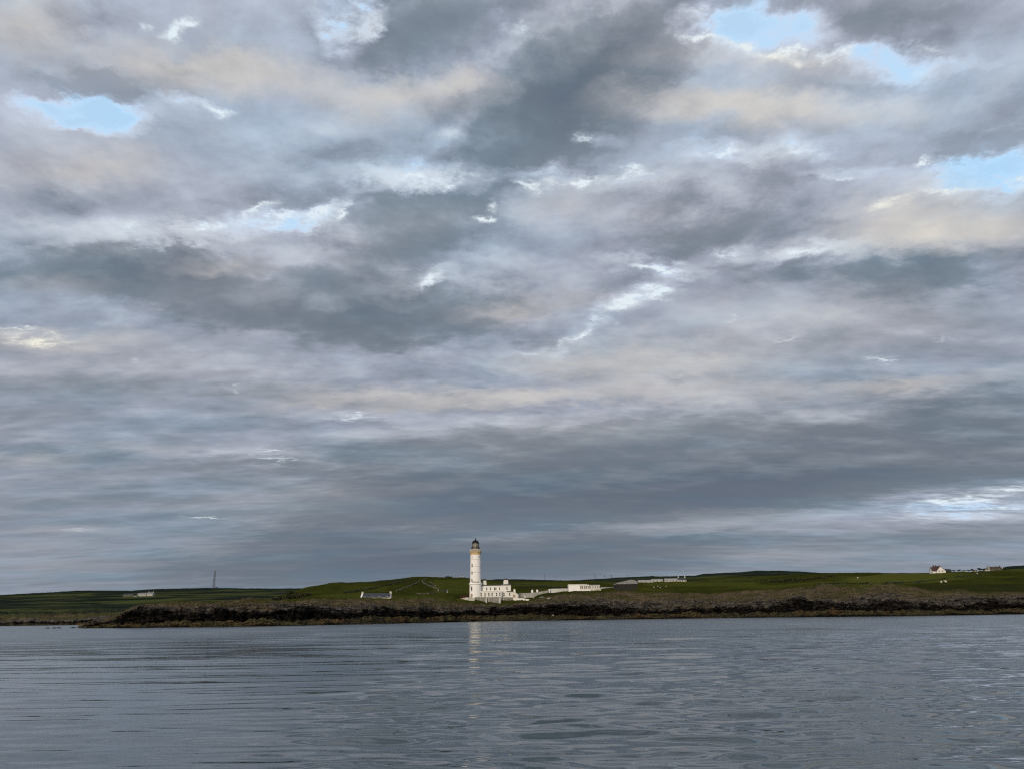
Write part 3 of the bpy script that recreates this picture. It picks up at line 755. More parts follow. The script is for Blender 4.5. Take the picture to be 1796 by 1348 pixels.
MB().lathe([(.45 * K, Z(943.6)), (.5 * K, Z(943)), (1.05 * K, Z(942.4)), (1.05 * K, Z(941.7)), (.45 * K, Z(941.1)), (.3 * K, Z(940.7)), (.12 * K, Z(940)), (.04 * K, Z(938.8))], 16).build('finial', M['black'], lh, 40)
def round_window(offpx, y0, y1, wpx, r, name='window', mat='glass', framem='harling'):
    s = offpx / r; a = math.asin(max(-.98, min(.98, s)))
    f = MB(); w = wpx * K / 2; h0, h1 = Z(y0), Z(y1); R_ = r * K
    def rot(mb, x0, x1, y0_, y1_, z0, z1):
        base = len(mb.v); mb.box(x0, x1, y0_, y1_, z0, z1)
        for i in range(base, len(mb.v)):
            x, y, z = mb.v[i]; y -= R_
            mb.v[i] = (x * math.cos(a) - y * math.sin(a), x * math.sin(a) + y * math.cos(a), z)
    t = .12
    for b_ in ((-w - t, -w, -.10, .25, h0 - t, h1 + t), (w, w + t, -.10, .25, h0 - t, h1 + t), (-w, w, -.10, .25, h1, h1 + t), (-w, w, -.14, .25, h0 - t, h0)): rot(f, *b_)
    o = f.build(name, M[framem], lh)
    g = MB(); rot(g, -w, w, -.05, .25, h0, h1)
    g.build('pane' if name != 'door' else 'door_leaf', M[mat], o)
round_window(-5.4, 976.2, 973.8, 1.9, 9.22, mat='ochre'); round_window(-5.5, 993.2, 987.3, 2.0, 9.45); round_window(-5.6, 1006.2, 1001, 2.0, 9.6)
round_window(-5.8, 1019.6, 1014.4, 2.0, 9.75); round_window(6.2, 976, 973.6, 1.6, 9.22, mat='slate')
round_window(-6.2, 1035, 1027.6, 2.3, 10.7); round_window(-6.2, 1046.6, 1040.3, 3.4, 10.85, 'door', 'wood')
for off in (-3.6, -.6, 2.2, 5.2):
    round_window(off, 1020.6, 1019.2, 2.3, 9.9, 'vent', 'wood', 'oldwhite')

# ---- the keepers' house beside the tower
fr = Frame(866, 1047, 522); K, X, Z = fr.kx, fr.x, fr.z
kh = thing('keepers_house', 'white flat-roofed two-storey house with dark windows joined to the lighthouse', 'house', fr.o)
MB().box(X(844.9), X(880.2), 0, 9, -3, Z(1026.0)).box(X(879.6), X(896.2), -2.0, 9.2, -3, Z(1025.8)).build('wall', M['harling'], kh)
MB().box(X(843.5), X(880), -5.5, 0.1, -3, Z(1036.6)).box(X(843.0), X(880.05), -5.75, -5.3, Z(1036.8), Z(1035.6)).build('front_range', M['harling'], kh)
MB().box(X(896.1), X(899.5), -1.6, 6, -3, Z(1037.6)).build('side_range', M['harling'], kh)
MB().box(X(844.6), X(880.2), -.25, 9.3, Z(1026.0), Z(1024.3)).box(X(879.3), X(896.6), -2.3, 9.5, Z(1025.8), Z(1023.9)).build('roof', M['slate'], kh)
MB().prism([(X(888.2), Z(1037.7)), (X(899.8), Z(1037.7)), (X(898.8), Z(1036.2)), (X(889.2), Z(1036.2))], -4.0, -1.9).build('porch_roof', M['slate'], kh)
MB().box(X(888.6), X(899.2), -3.8, -1.95, -3, Z(1037.6)).build('porch', M['harling'], kh)
for x0, x1, yb, yt, yy in ((845.9, 853.4, 1024.2, 1016.2, 2.0), (882.6, 892.6, 1024.0, 1015.6, 2.0)):
    ch = MB().box(X(x0), X(x1), yy, yy + 3.2, Z(yb) - .2, Z(yt), (x1 - x0) * .13 * K, .3).build('chimney', M['harling'], kh)
    MB().box(X(x0 + .5), X(x1 - .5), yy - .1, yy + 3.1, Z(yt), Z(yt - 1.6), .35, .3).build('chimney_cap', M['lead'], ch)
    for i in range(3):
        xm = X(x0 + (x1 - x0) * (.32 + .18 * i))
        MB().lathe([(.2, Z(yt - 1.5)), (.17, Z(yt - 3.2))], 10, xm, yy + 1.6).build('chimney_pot', M['lead'], ch)
MB().prism([(X(891.6), Z(1024.1)), (X(895.4), Z(1024.1)), (X(891.4), Z(1017.2))], 1.2, 6).build('stair_roof', M['slate'], kh)
for xp in (853.6, 860.6, 867.4, 869.9, 876.2):
    window(kh, X(xp), 0, Z(1033.8), 1.9 * K, 4.8 * kz(522))
window(kh, X(889.4), -2.0, Z(1033.8), 2.0 * K, 4.8 * kz(522))
for xp in (838.0, 844.6, 851.4, 857.8, 863.6, 871.4, 877.0):
    if xp == 838.0: continue
    window(kh, X(xp), -5.5, Z(1044.6), 1.9 * K, 5.8 * kz(522))
window(kh, X(884.2), -2.0, Z(1044.6), 1.9 * K, 5.8 * kz(522)); window(kh, X(893.8), -3.8, Z(1044.2), 1.9 * K, 5.2 * kz(522))
MB().box(X(850.2), X(852.4), -5.6, -5.45, -.5, Z(1040)).build('door', M['wood'], kh)

fr = Frame(834, 1048, 512)
fv = thing('gate_lodge', 'small white gabled outbuilding with chimney at right end of the keepers house', 'outbuilding', P(904.5, 1047, 516))
k5, z5 = kx(516), kz(516)
MB().prism([(-5.2 * k5, -3), (4.6 * k5, -3), (4.6 * k5, 4.2 * z5), (-1.2 * k5, 9.3 * z5), (-5.2 * k5, 8.4 * z5)], -2, 4).build('wall', M['harling'], fv)
MB().prism([(4.9 * k5, 4.0 * z5), (4.9 * k5, 4.9 * z5), (-1.2 * k5, 10.2 * z5), (-5.4 * k5, 9.2 * z5), (-5.4 * k5, 8.5 * z5), (-1.2 * k5, 9.4 * z5)], -2.15, 4.15).build('roof', M['oldwhite'], fv)
MB().box(-4.0 * k5, 0, 0, 1.4, 9 * z5, 15.2 * z5, .25, .1).build('chimney', M['harling'], fv)
MB().box(-4.6 * k5, -.6 * k5, -2.06, -1.95, -1.2, 5.6 * z5).build('door', M['wood'], fv)

# ---- walls of the lighthouse station
def wall_run(name, label, pts, mat, thick=.6, coping=None, group=None, cat='wall'):
    """A wall along points (px, py of its top, py of its foot, distance)."""
    o0 = P(pts[0][0], pts[0][2], pts[0][3])
    w = MB(); c = MB()
    for (a, b) in zip(pts[:-1], pts[1:]):
        A1, A0 = P(a[0], a[1], a[3]) - o0, P(a[0], a[2], a[3]) - o0
        B1, B0 = P(b[0], b[1], b[3]) - o0, P(b[0], b[2], b[3]) - o0
        d = Vector((B1.x - A1.x, B1.y - A1.y, 0)); nrm = Vector((-d.y, d.x, 0)).normalized() * thick
        e = Vector((0, 0, 2.0))
        vs = [A0 - e, B0 - e, B1, A1, A0 - e + nrm, B0 - e + nrm, B1 + nrm, A1 + nrm]
        w.add(vs, [(0, 1, 2, 3), (5, 4, 7, 6), (3, 2, 6, 7), (1, 0, 4, 5), (0, 3, 7, 4), (2, 1, 5, 6)])
        if coping:
            u = nrm.normalized() * .12; h = Vector((0, 0, .22)); g = Vector((0, 0, .004))
            vs = [A1 - u + g, B1 - u + g, B1 - u + h, A1 - u + h, A1 + nrm + u + g, B1 + nrm + u + g, B1 + nrm + u + h, A1 + nrm + u + h]
            c.add(vs, [(0, 1, 2, 3), (5, 4, 7, 6), (3, 2, 6, 7), (1, 0, 4, 5), (0, 3, 7, 4), (2, 1, 5, 6)])
    if coping:
        t = thing(name, label, cat, o0, group)
        w.build('wall_face', M[mat], t); c.build('coping', M[coping], t)
    else:
        t = tag(w.build(name, M[mat]), label, cat, group); t.location = o0
    return t, o0
wall_run('boundary_wall', 'low pale stepped stone wall left of the lighthouse foot', [(808, 1049.6, 1056, 509), (816, 1047.6, 1056.5, 507.5), (826, 1047.2, 1056, 507), (832.4, 1048.4, 1055, 507)], 'oldwhite', coping='harling')
rw, o0 = wall_run('retaining_wall', 'tall grey stone retaining wall with buttresses below the keepers house', [(832.6, 1046.6, 1052, 508), (843, 1046.4, 1055, 507), (855, 1046.4, 1057.4, 506.5), (869, 1046.4, 1055.4, 506), (880, 1046.4, 1056.6, 506.5)], 'stone', .9, 'oldwhite')
k5, z5 = kx(505), kz(505)
for px, w_ in ((853, 2.6), (876.5, 3.4)):
    q = P(px, 1057, 505) - o0
    MB().prismx([(q.y - 3.2, q.z - 2), (q.y + 1.6, q.z - 2), (q.y + 1.6, q.z + 10 * z5), (q.y + .7, q.z + 10 * z5)], q.x - w_ * k5 / 2, q.x + w_ * k5 / 2).build('buttress', M['oldwhite'], rw)
wall_run('retaining_wall', 'mottled grey stone retaining wall curving under the right end of the keepers house', [(881, 1046.6, 1054.5, 508), (890, 1046.6, 1053.5, 507.5), (899.5, 1047.0, 1052.5, 508)], 'stone', .9, 'oldwhite')
wall_run('boundary_wall', 'whitewashed wall stepping down the bank right of the keepers house', [(900, 1047.6, 1051.6, 508), (909, 1048.2, 1053.4, 507), (918, 1048.6, 1055, 506), (921.4, 1049.6, 1056.2, 506), (928, 1050.2, 1057.4, 505)], 'harling', .7, 'harling')
wall_run('garden_wall', 'long pale wall sweeping uphill from the keepers house to the gate pillar', [(909, 1038.5, 1040.6, 545), (920, 1039.3, 1042.4, 545), (932, 1038.6, 1042.2, 548), (944, 1037.2, 1041, 552), (956, 1035.2, 1038.4, 556), (962, 1034.2, 1037, 558)], 'oldwhite', .5)
wall_run('garden_wall', 'straight cream wall between the gate pillar and the flat-roofed hotel block', [(966, 1031.6, 1036.2, 562), (981, 1031.2, 1036, 566), (996.5, 1031, 1035.6, 572)], 'harling', .5)
wall_run('garden_wall', 'low off-white wall running right from the hotel annexe', [(1055, 1028.6, 1033.4, 640), (1075, 1028.4, 1032.6, 655), (1087, 1027.8, 1032, 665), (1099, 1028.6, 1031, 672)], 'oldwhite', .5)
def pier(px, py, Y, h, w, label, mat='whitewash'):
    o = P(px, py, Y); k_, z_ = kx(Y), kz(Y)
    t = thing('gate_pier', label, 'gate pillar', o, 'white gate pillars')
    MB().box(-w * k_ / 2, w * k_ / 2, -w * k_ / 2, w * k_ / 2, -1.5, h * z_ * .72).build('shaft', M[mat], t)
    r = w * k_ * .58
    MB().lathe([(r, h * z_ * .722), (r, h * z_ * .80), (r * .9, h * z_ * .9), (r * .55, h * z_ * .98), (.05, h * z_)], 14).build('cap', M[mat], t, 40)
pier(963.3, 1037.4, 560, 5.6, 2.0, 'white gate pillar standing at the left end of the straight cream wall')
pier(933.5, 1038.5, 572, 5.2, 3.4, 'left one of two stubby white pillars behind the sweeping wall')
pier(942.3, 1038, 574, 5.0, 3.0, 'right one of two stubby white pillars behind the sweeping wall')
pier(921, 1050, 512, 5.2, 2.2, 'short white pillar at the foot of the stepped whitewashed wall')

# ---- flat-roofed hotel block
Yh = hit(1020, 1036.5).y; Yh = max(560, min(Yh, 680))
fr = Frame(1020, 1036.3, Yh); K, X, Z = fr.kx, fr.x, fr.z
ht = thing('hotel_block', 'white flat-roofed modern building with a dark window band', 'building', fr.o)
MB().box(X(997.6), X(1017.2), 0, 10, -3, Z(1024.3)).build('wall', M['whitewash'], ht)
MB().box(X(997.2), X(1030.5), -.5, 10.3, Z(1024.3), Z(1023.4)).build('roof', M['harling'], ht)
MB().box(X(1017.2), X(1034), .6, 9.8, -3, Z(1024.3)).box(X(1017.2), X(1036.5), -.8, .6, -2.5, Z(1033.2)).build('sun_lounge', M['harling'], ht)
for x0, x1 in ((1018.2, 1020.4), (1021.0, 1023.2), (1024.6, 1026.2), (1027.2, 1029.8), (1030.8, 1033)):
    window(ht, X((x0 + x1) / 2), .6, Z(1031.2), (x1 - x0) * K * .9, 4.4 * kz(Yh), 'harling')
MB().box(X(1034), X(1053.4), 2.5, 9, -3, Z(1025.6)).build('annexe', M['harling'], ht)
MB().prismx([(2.1, Z(1025.6)), (9.4, Z(1025.6)), (9.4, Z(1025.2)), (6.0, Z(1024.2)), (2.1, Z(1025.2))], X(1033.8), X(1053.8)).build('annexe_roof', M['paleroof'], ht)
for xm in (1036.2, 1039.4, 1042.6, 1045.8, 1049.2, 1052):
    window(ht, X(xm), 2.5, Z(1030.2), 1.7 * K, 3.0 * kz(Yh), 'harling')
MB().box(X(1017.2), X(1055), 1.2, 2.3, -2.5, Z(1031.0)).build('terrace_wall', M['oldwhite'], ht)

# ---- round-roofed grey shed
Ys_ = hit(1100, 1028).y
sh = thing('farm_shed', 'dark low shed with humped grey roof', 'shed', fr.o)
MB().box(X(1080.5), X(1118.6), .8, 12, -3, Z(1024.2)).build('wall', M['timber'], sh)
rp = [(X(1080), Z(1024.2)), (X(1119), Z(1024.2)), (X(1119), Z(1022.6)), (X(1117.4), Z(1019.0)), (X(1113), Z(1017.0)), (X(1107), Z(1016.6)), (X(1102), Z(1017.6)), (X(1098), Z(1018.6)), (X(1088), Z(1020.6)), (X(1081), Z(1022.8))]
MB().prism(rp, .2, 12.6).build('roof', M['felt'], sh)
MB().box(X(1086), X(1089), .7, .85, Z(1023.8), Z(1022.2)).build('door', M['harling'], sh)

def cottage(name, label, x0, x1, yb, ye, yr, Y, wall='harling', roof='slate', cat='cottage', group=None, gable=None, chims=(), wins=0, depth=6.0, door=None, chim_h=2.0, one_gable=False):
    """Long side faces the sea; ye = eaves, yr = ridge in photo rows."""
    if Y is None: Y = min(hit((x0 + x1) / 2, yb).y, 985)
    fr = Frame((x0 + x1) / 2, yb, Y); X, Z = fr.x, fr.z
    t = thing(name, label, cat, fr.o, group)
    e, r = Z(ye), Z(yr)
    MB().prismx([(0, -2.5), (depth, -2.5), (depth, e), (depth / 2, r - .12), (0, e)], X(x0), X(x1)).build('wall', M[wall], t)
    ov = .25
    MB().prismx([(-ov, e - .1), (-ov, e + .12), (depth / 2, r + .2), (depth + ov, e + .12), (depth + ov, e - .1), (depth / 2, r - .02)], X(x0) + (.5 if gable else -.15), X(x1) - (.5 if gable else -.15)).build('roof', M[roof], t)
    if gable:
        for xx in ((x0,) if one_gable else (x0, x1)):
            s = X(xx)
            MB().prismx([(-.15, -2.5), (depth + .15, -2.5), (depth + .15, e + .3), (depth / 2, r + .5), (-.15, e + .3)], s - .3, s + .45).build('gable', M[gable if isinstance(gable, str) else wall], t)
    for cx_ in chims:
        c = MB().box(X(cx_) - .55, X(cx_) + .55, depth / 2 - .45, depth / 2 + .45, r - .3, r + chim_h).build('chimney', M[wall], t)
        MB().lathe([(.16, r + chim_h), (.13, r + chim_h + .5)], 8, X(cx_), depth / 2).build('chimney_pot', M['lead'], c)
    for i in range(wins):
        xm = X(x0) + (X(x1) - X(x0)) * (i + .5) / wins
        h = max(.6, min(1.3, e - .9))
        window(t, xm, 0, max(.25, e - h - .35), .9, h, wall, .06, False)
    if door: MB().box(X(door) - .5, X(door) + .5, -.05, .04, -.2, min(2.0, e - .1)).build('door', M['wood'], t)
    return t

# gabled bothy on the slope left of the lighthouse
yb = hit(655, 1048.6).y
cottage('cottage', 'long low cottage with lichened slate roof and white gable', 633.4, 685, 1048.4, 1046.6, 1039.6, min(max(yb, 430), 620), 'oldwhite', 'slate', gable='whitewash', chims=(633.8, 683.4), wins=4, depth=6, chim_h=1.0, one_gable=True)
# ruin under the hill road
yb = min(max(hit(775, 1039.5).y, 560), 900)
r_ = cottage('ruined_bothy', 'small broken stone bothy on the green hill left of the tower', 768, 784, 1039.4, 1037, 1034.2, yb, 'drystone', 'timber', 'ruin', gable='stone', depth=5)
# white cottages in front of the far band of hill
cottage('steading', 'long white shed with pale roof, leftmost of the white farm buildings', 1120, 1146, 1020.4, 1018.4, 1016.2, None, 'oldwhite', 'paleroof', 'farm building', 'white farm buildings', wins=3, depth=8)
cottage('steading', 'bright white long building with pale roof at the centre of the farm', 1143.5, 1163, 1019.6, 1016.6, 1014.6, None, 'oldwhite', 'paleroof', 'farm building', 'white farm buildings', wins=3, depth=8)
cottage('steading', 'tallest bright white farm building beside the gabled farmhouse', 1167, 1189, 1019.4, 1016.2, 1013.4, None, 'oldwhite', 'paleroof', 'farm building', 'white farm buildings', wins=4, depth=8)
cottage('farmhouse', 'grey-roofed farmhouse with two chimneys at the right end of the farm', 1190.5, 1204, 1019.8, 1016, 1012, None, 'oldwhite', 'slate', 'house', 'white farm buildings', chims=(1191.4, 1203), wins=3, depth=8, chim_h=1.6)

# white house on the skyline at the right, gable to the sea
Yw = min(max(hit(1650, 1003.2).y, 700), 1000); fr = Frame(1651, 1002.6, Yw); X, Z = fr.x, fr.z
wh = thing('white_house', 'white house with steep brown roof, gable to the sea, on the ridge', 'house', fr.o, rz=-.0)
MB().prism([(X(1643.2), -3), (X(1659.2), -3), (X(1659.2), Z(1000.4)), (X(1650.6), Z(991.6)), (X(1643.2), Z(1000.4))], 0, 13).build('wall', M['harling'], wh)
MB().prism([(X(1642.6), Z(1000.9)), (X(1650.6), Z(992.1)), (X(1659.8), Z(1000.9)), (X(1659.8), Z(1000.1)), (X(1650.6), Z(991.0)), (X(1642.6), Z(1000.1))], -.25, 13.2).build('roof', M['brownroof'], wh)
MB().prismx([(2.0, -3), (9.5, -3), (9.5, Z(1000.2)), (5.8, Z(993.4)), (2.0, Z(1000.2))], X(1637.2), X(1645)).build('cross_wing', M['harling'], wh)
MB().prismx([(1.7, Z(1000.6)), (1.7, Z(1000.0)), (5.8, Z(992.6)), (9.8, Z(1000.0)), (9.8, Z(1000.6)), (5.8, Z(993.3))], X(1637), X(1648.5)).build('wing_roof', M['brownroof'], wh)
for xx, yy in ((1643.2, 5.8), (1650.8, 10.5)):
    c = MB().box(X(xx) - .7, X(xx) + .7, yy - .5, yy + .5, Z(994), Z(989.8)).build('chimney', M['brownroof'], wh)
    MB().lathe([(.2, Z(989.8)), (.16, Z(988.9))], 8, X(xx), yy).build('chimney_pot', M['lead'], c)
window(wh, X(1653), 0, Z(1001.6), 1.2, 1.3, 'wood'); window(wh, X(1648), 0, Z(1001.6), 1.0, 1.2, 'wood')
cottage('outbuilding', 'dark low outbuilding just right of the white ridge house', 1660.5, 1669, 1002.2, 999.4, 996.6, Yw + 4, 'timber', 'slate', 'outbuilding', wins=1, depth=5)
# houses further along the ridge
cottage('farmhouse', 'reddish farmhouse with a white gable among ridge trees, far right', 1736, 1759, 1000, 995.4, 992.4, 1010, 'drystone', 'brownroof', 'house', 'houses along the right ridge', gable='oldwhite', chims=(1737, 1758), wins=4, depth=8, chim_h=1.2)
cottage('cottage', 'small white cottage at the left foot of the reddish ridge farmhouse', 1728.5, 1735.4, 1000.2, 997.6, 995.8, 1005, 'oldwhite', 'slate', 'cottage', 'houses along the right ridge', wins=1, depth=5)
cottage('cottage', 'tiny pale cottage half hidden in the middle of the ridge trees', 1710, 1715.5, 1001.6, 999.6, 998.2, 1000, 'oldwhite', 'slate', 'cottage', 'houses along the right ridge', wins=1, depth=5)
cottage('cottage', 'tiny pale cottage at the left end of the ridge trees', 1690.5, 1695, 1001.8, 1000.2, 998.8, 1000, 'oldwhite', 'slate', 'cottage', 'houses along the right ridge', wins=1, depth=5)
# house behind the hill crest left of the tower
cottage('cottage', 'cottage peeping over the hill crest left of the tower, chimneys showing', 804, 815.5, 1014.4, 1012.6, 1011.2, 1010, 'oldwhite', 'slate', 'cottage', None, chims=(806.8, 812.2), wins=1, depth=6, chim_h=1.4)

# far farm across the bay
q = hit_far(244, 1045)
Yf = q.y
cottage('far_farmhouse', 'largest white house at the right end of the farm across the bay', 257.5, 267.5, 1043.2, 1039.6, 1037.6, Yf, 'dimwhite', 'felt', 'house', 'farm across the bay', chims=(258.5, 266.5), wins=2, depth=10)
cottage('far_barn', 'long white barn in the middle of the farm across the bay', 241, 256.6, 1042.6, 1040.8, 1038.6, Yf + 8, 'dimwhite', 'felt', 'barn', 'farm across the bay', wins=3, depth=10)
cottage('far_barn', 'long grey roofed barn at the left end of the farm across the bay', 215.5, 233, 1043.4, 1042, 1040, Yf + 4, 'drystone', 'slate', 'barn', 'farm across the bay', wins=3, depth=10)
cottage('far_cottage', 'small low shed in front of the long white barn across the bay', 233.6, 239.6, 1046, 1044.2, 1042.8, Yf - 12, 'dimwhite', 'slate', 'shed', 'farm across the bay', wins=1, depth=8)

# ---- lattice mast
q = hit_far(374.5, 1031); Ym = q.y - 6; fr = Frame(374.5, 1031, Ym); K, Z = fr.kx, fr.z
ms = thing('radio_mast', 'thin grey lattice radio mast on the far left skyline', 'mast', fr.o)
H_ = Z(1000.5); lat = MB(); b0, b1 = 1.55 * K, .75 * K
cn = [(-1, -1), (1, -1), (1, 1), (-1, 1)]
def cr(i, t): s = b0 + (b1 - b0) * t; return Vector((cn[i % 4][0] * s, cn[i % 4][1] * s, -1 + (H_ + 1) * t))
leg = MB()
for i in range(4): leg.tube(cr(i, 0), cr(i, 1), .34, .24, 5)
leg.build('legs', M['steel'], ms)
for j in range(12):
    t0, t1 = j / 12, (j + 1) / 12
    for i in range(4):
        lat.tube(cr(i, t0), cr(i + 1, t1), .15, n=4); lat.tube(cr(i + 1, t0), cr(i, t1), .15, n=4); lat.tube(cr(i, t1), cr(i + 1, t1), .15, n=4)
lat.build('bracing', M['steel'], ms)
ant = MB()
for t, dx_ in ((.98, .6), (.9, -.7), (.8, .7)):
    c_ = cr(0, t); ant.box(-.9 * K + dx_, .9 * K + dx_, -1.2 * K, -1.0 * K, c_.z - 1.6, c_.z + 1.6)
ant.build('antenna', M['steel'], ms)
tag(MB().box(-5, 3, 0, 5, -2, 2.4).prismx([(-.3, 2.4), (5.3, 2.4), (2.5, 3.8)], -5.2, 3.2).build('mast_hut', M['lead']), 'low dark hut at the foot of the radio mast', 'hut').location = P(379, 1031, Ym)

# ---- telegraph poles
def pole(px, yt, yb, Y, label):
    fr = Frame(px, yb, Y); h = fr.z(yt)
    t = thing('telegraph_pole', label, 'pole', fr.o, 'telegraph poles on the skyline')
    MB().tube((0, 0, -6), (0, 0, h), .16, .11, 8).build('post', M['timber'], t)
    MB().box(-.85, .85, -.08, .08, h - .75, h - .55).build('crossarm', M['timber'], t)
for a in ((955, 1006.5, 1018, 940, 'lone thin telegraph pole right of the lighthouse, leftmost on the skyline'), (974, 1008, 1019, 960, 'second telegraph pole from the lighthouse, above the sweeping wall'),
          (1042.5, 1006, 1020, 760, 'left telegraph pole of the close pair behind the hotel annexe'), (1046, 1008, 1020, 800, 'right telegraph pole of the close pair behind the hotel annexe'),
          (1061, 1008, 1021, 740, 'telegraph pole midway between hotel annexe and humped shed'), (1073, 1006.5, 1022, 700, 'tallest telegraph pole close left of the humped shed'), (1101, 1008, 1020, 900, 'telegraph pole standing behind the humped grey shed roof')):
    pole(*a)

# ---- dry stone walls and fences on the hill
def ground_run(name, label, pts, h, thick, mat, cat='stone wall'):
    w = MB(); o0 = hit(*pts[0]); prev = None; fine = []
    for (a, b) in zip(pts[:-1], pts[1:]):
        for t in np.linspace(0, 1, 7)[:-1]: fine.append((a[0] + (b[0] - a[0]) * t, a[1] + (b[1] - a[1]) * t))
    fine.append(pts[-1])
    qs = [hit(*p) - o0 for p in fine]
    for A, B in zip(qs[:-1], qs[1:]):
        if (B - A).length > 120: continue
        d = Vector((B.x - A.x, B.y - A.y, 0)); nr_ = Vector((-d.y, d.x, 0)).normalized() * thick; e = Vector((0, 0, .6)); u = Vector((0, 0, h * (.8 + .4 * random.random())))
        w.add([A - e, B - e, B + u, A + u, A - e + nr_, B - e + nr_, B + u + nr_, A + u + nr_], [(0, 1, 2, 3), (5, 4, 7, 6), (3, 2, 6, 7), (1, 0, 4, 5), (0, 3, 7, 4), (2, 1, 5, 6)])
    o = tag(w.build(name, M[mat]), label, cat); o.location = o0
ground_run('dry_stone_wall', 'pale stone wall zigzagging down the hill crest left of the tower', [(746, 1015), (738, 1018.5), (741, 1022.5), (750, 1027), (760, 1030.5), (768, 1033.5)], .9, .6, 'drystone')
ground_run('dry_stone_wall', 'pale stone wall rising from above the long cottage to the crest', [(694, 1036.4), (706, 1032.4), (718, 1028), (728, 1023.5), (735, 1019)], .7, .6, 'drystone')
ground_run('dry_stone_wall', 'short pale stone wall right of the zigzag wall on the hill crest', [(752, 1020), (757, 1024), (764, 1028.5)], .7, .5, 'drystone')
ground_run('dry_stone_wall', 'long low wall in the field left of the broken bothy', [(730, 1041.5), (748, 1041), (766, 1040)], .7, .6, 'drystone')
ground_run('hedge', 'low dark hedge running right below the brightest pasture', [(1440, 1023.5), (1500, 1023.2), (1560, 1023), (1610, 1021.5), (1650, 1017), (1690, 1011.5), (1750, 1006)], .8, .8, 'leaf', 'hedge')

ground_run('hedge', 'dark hedge line crossing the green field behind the sweeping wall', [(862, 1021.5), (905, 1024), (950, 1027), (995, 1029.5)], .9, .8, 'leaf', 'hedge')
ground_run('hedge', 'dark hedge on the green slope above the long slate cottage', [(600, 1040), (640, 1034), (680, 1026), (705, 1019)], .9, .9, 'leaf', 'hedge')
ground_run('hedge', 'dark hedge line in the field left of the bush thicket', [(1215, 1018.5), (1270, 1018), (1330, 1017.5), (1362, 1017.5)], .8, .8, 'leaf', 'hedge')

# ---- shrubs and trees: many small leaves in uneven clumps
def foliage(mb, c, rad, n, size, seed):
    r = random.Random(seed)
    for _ in range(n):
        while True:
            p = Vector((r.uniform(-1, 1), r.uniform(-1, 1), r.uniform(-1, 1)))
            if .25 < p.length < 1: break
        q = Vector(c) + Vector((p.x * rad[0], p.y * rad[1], p.z * rad[2]))
        u = Vector((r.gauss(0, 1), r.gauss(0, 1), r.gauss(0, 1))).normalized(); v = u.orthogonal().normalized(); w = u.cross(v)
        s = size * r.uniform(.6, 1.4)
        mb.add([q - v * s, q + w * s * .6, q + v * s, q - w * s * .6], [(0, 1, 2, 3)])
def bush(px, py, w, h, label, mat='gorse', seed=1, name='bush', Y=None, group=None, cat='bush', n=None):
    o = hit(px, py) if Y is None else P(px, py, Y)
    k_, z_ = kx(o.y), kz(o.y); W_, H_ = w * k_ / 2, h * z_
    r = random.Random(seed); mb = MB(); m_ = max(3, int(W_ / max(H_, .5) * 2.2))
    tot = n or min(2600, int(260 + 60 * W_ * H_))
    for i in range(m_):
        x = (-1 + 2 * (i + .5) / m_) * W_ * .88 + r.uniform(-.1, .1) * W_
        hh = H_ * r.uniform(.55, 1.0) * (1 - .35 * abs(x / max(W_, .1)) ** 3)
        foliage(mb, (x, r.uniform(-.3, .3) * H_, hh * .45), (W_ / m_ * 1.5, H_ * .6, hh * .58), tot // m_, .16 + .09 * H_, seed * 31 + i)
    b_ = tag(mb.build(name, M[mat]), label, cat, group); b_.location = o
    return b_
def tree(px, py, h, w, label, seed=1, Y=None, group=None):
    o = hit(px, py) if Y is None else P(px, py, Y)
    k_, z_ = kx(o.y), kz(o.y); H_, W_ = h * z_, w * k_ / 2
    t = thing('wind_bent_tree', label, 'tree', o, group)
    r = random.Random(seed); tr = MB()
    tr.tube((0, 0, -1.5), (.05 * H_, 0, H_ * .55), .09 * W_ + .1, .07)
    for i in range(5):
        a = r.uniform(0, 6.28); z0 = H_ * r.uniform(.25, .5)
        tr.tube((.03 * H_, 0, z0), (W_ * .7 * math.cos(a), W_ * .7 * math.sin(a), H_ * r.uniform(.6, .9)), .1, .04)
    tr.build('trunk', M['timber'], t)
    cr_ = MB()
    for i in range(9):
        a = r.uniform(0, 6.28); q = r.uniform(.1, .75)
        foliage(cr_, (W_ * q * math.cos(a) + .06 * H_, W_ * q * math.sin(a), H_ * r.uniform(.45, .85)), (W_ * .42, W_ * .42, H_ * .17), 60, .2 + .05 * H_, seed * 17 + i)
    cr_.build('crown', M['leaf'], t)
bush(815.5, 1048.4, 17, 6, 'dark reddish bush against the left foot of the lighthouse', 'redbush', 3, Y=514)
gh = 'dark bushes in the hollow between hill and bay'
for i, (px, py, w, h, lb) in enumerate(((487, 1052, 26, 7, 'dark bush lowest and leftmost at the foot of the hill slope'), (498, 1049.5, 30, 8, 'dark bush second up the foot of the hill slope'), (513, 1048.5, 32, 9, 'broad dark bush at the middle of the hill slope thicket'),
        (530, 1044.8, 26, 8, 'rounded dark bush at the top of the hill slope thicket'), (508, 1042, 24, 6, 'small dark bush above the hill slope thicket'))):
    bush(px, py, w, h, lb, 'gorse', 11 + i, 'gorse_bush', group=gh)
gh = 'dark bushes below the far field'
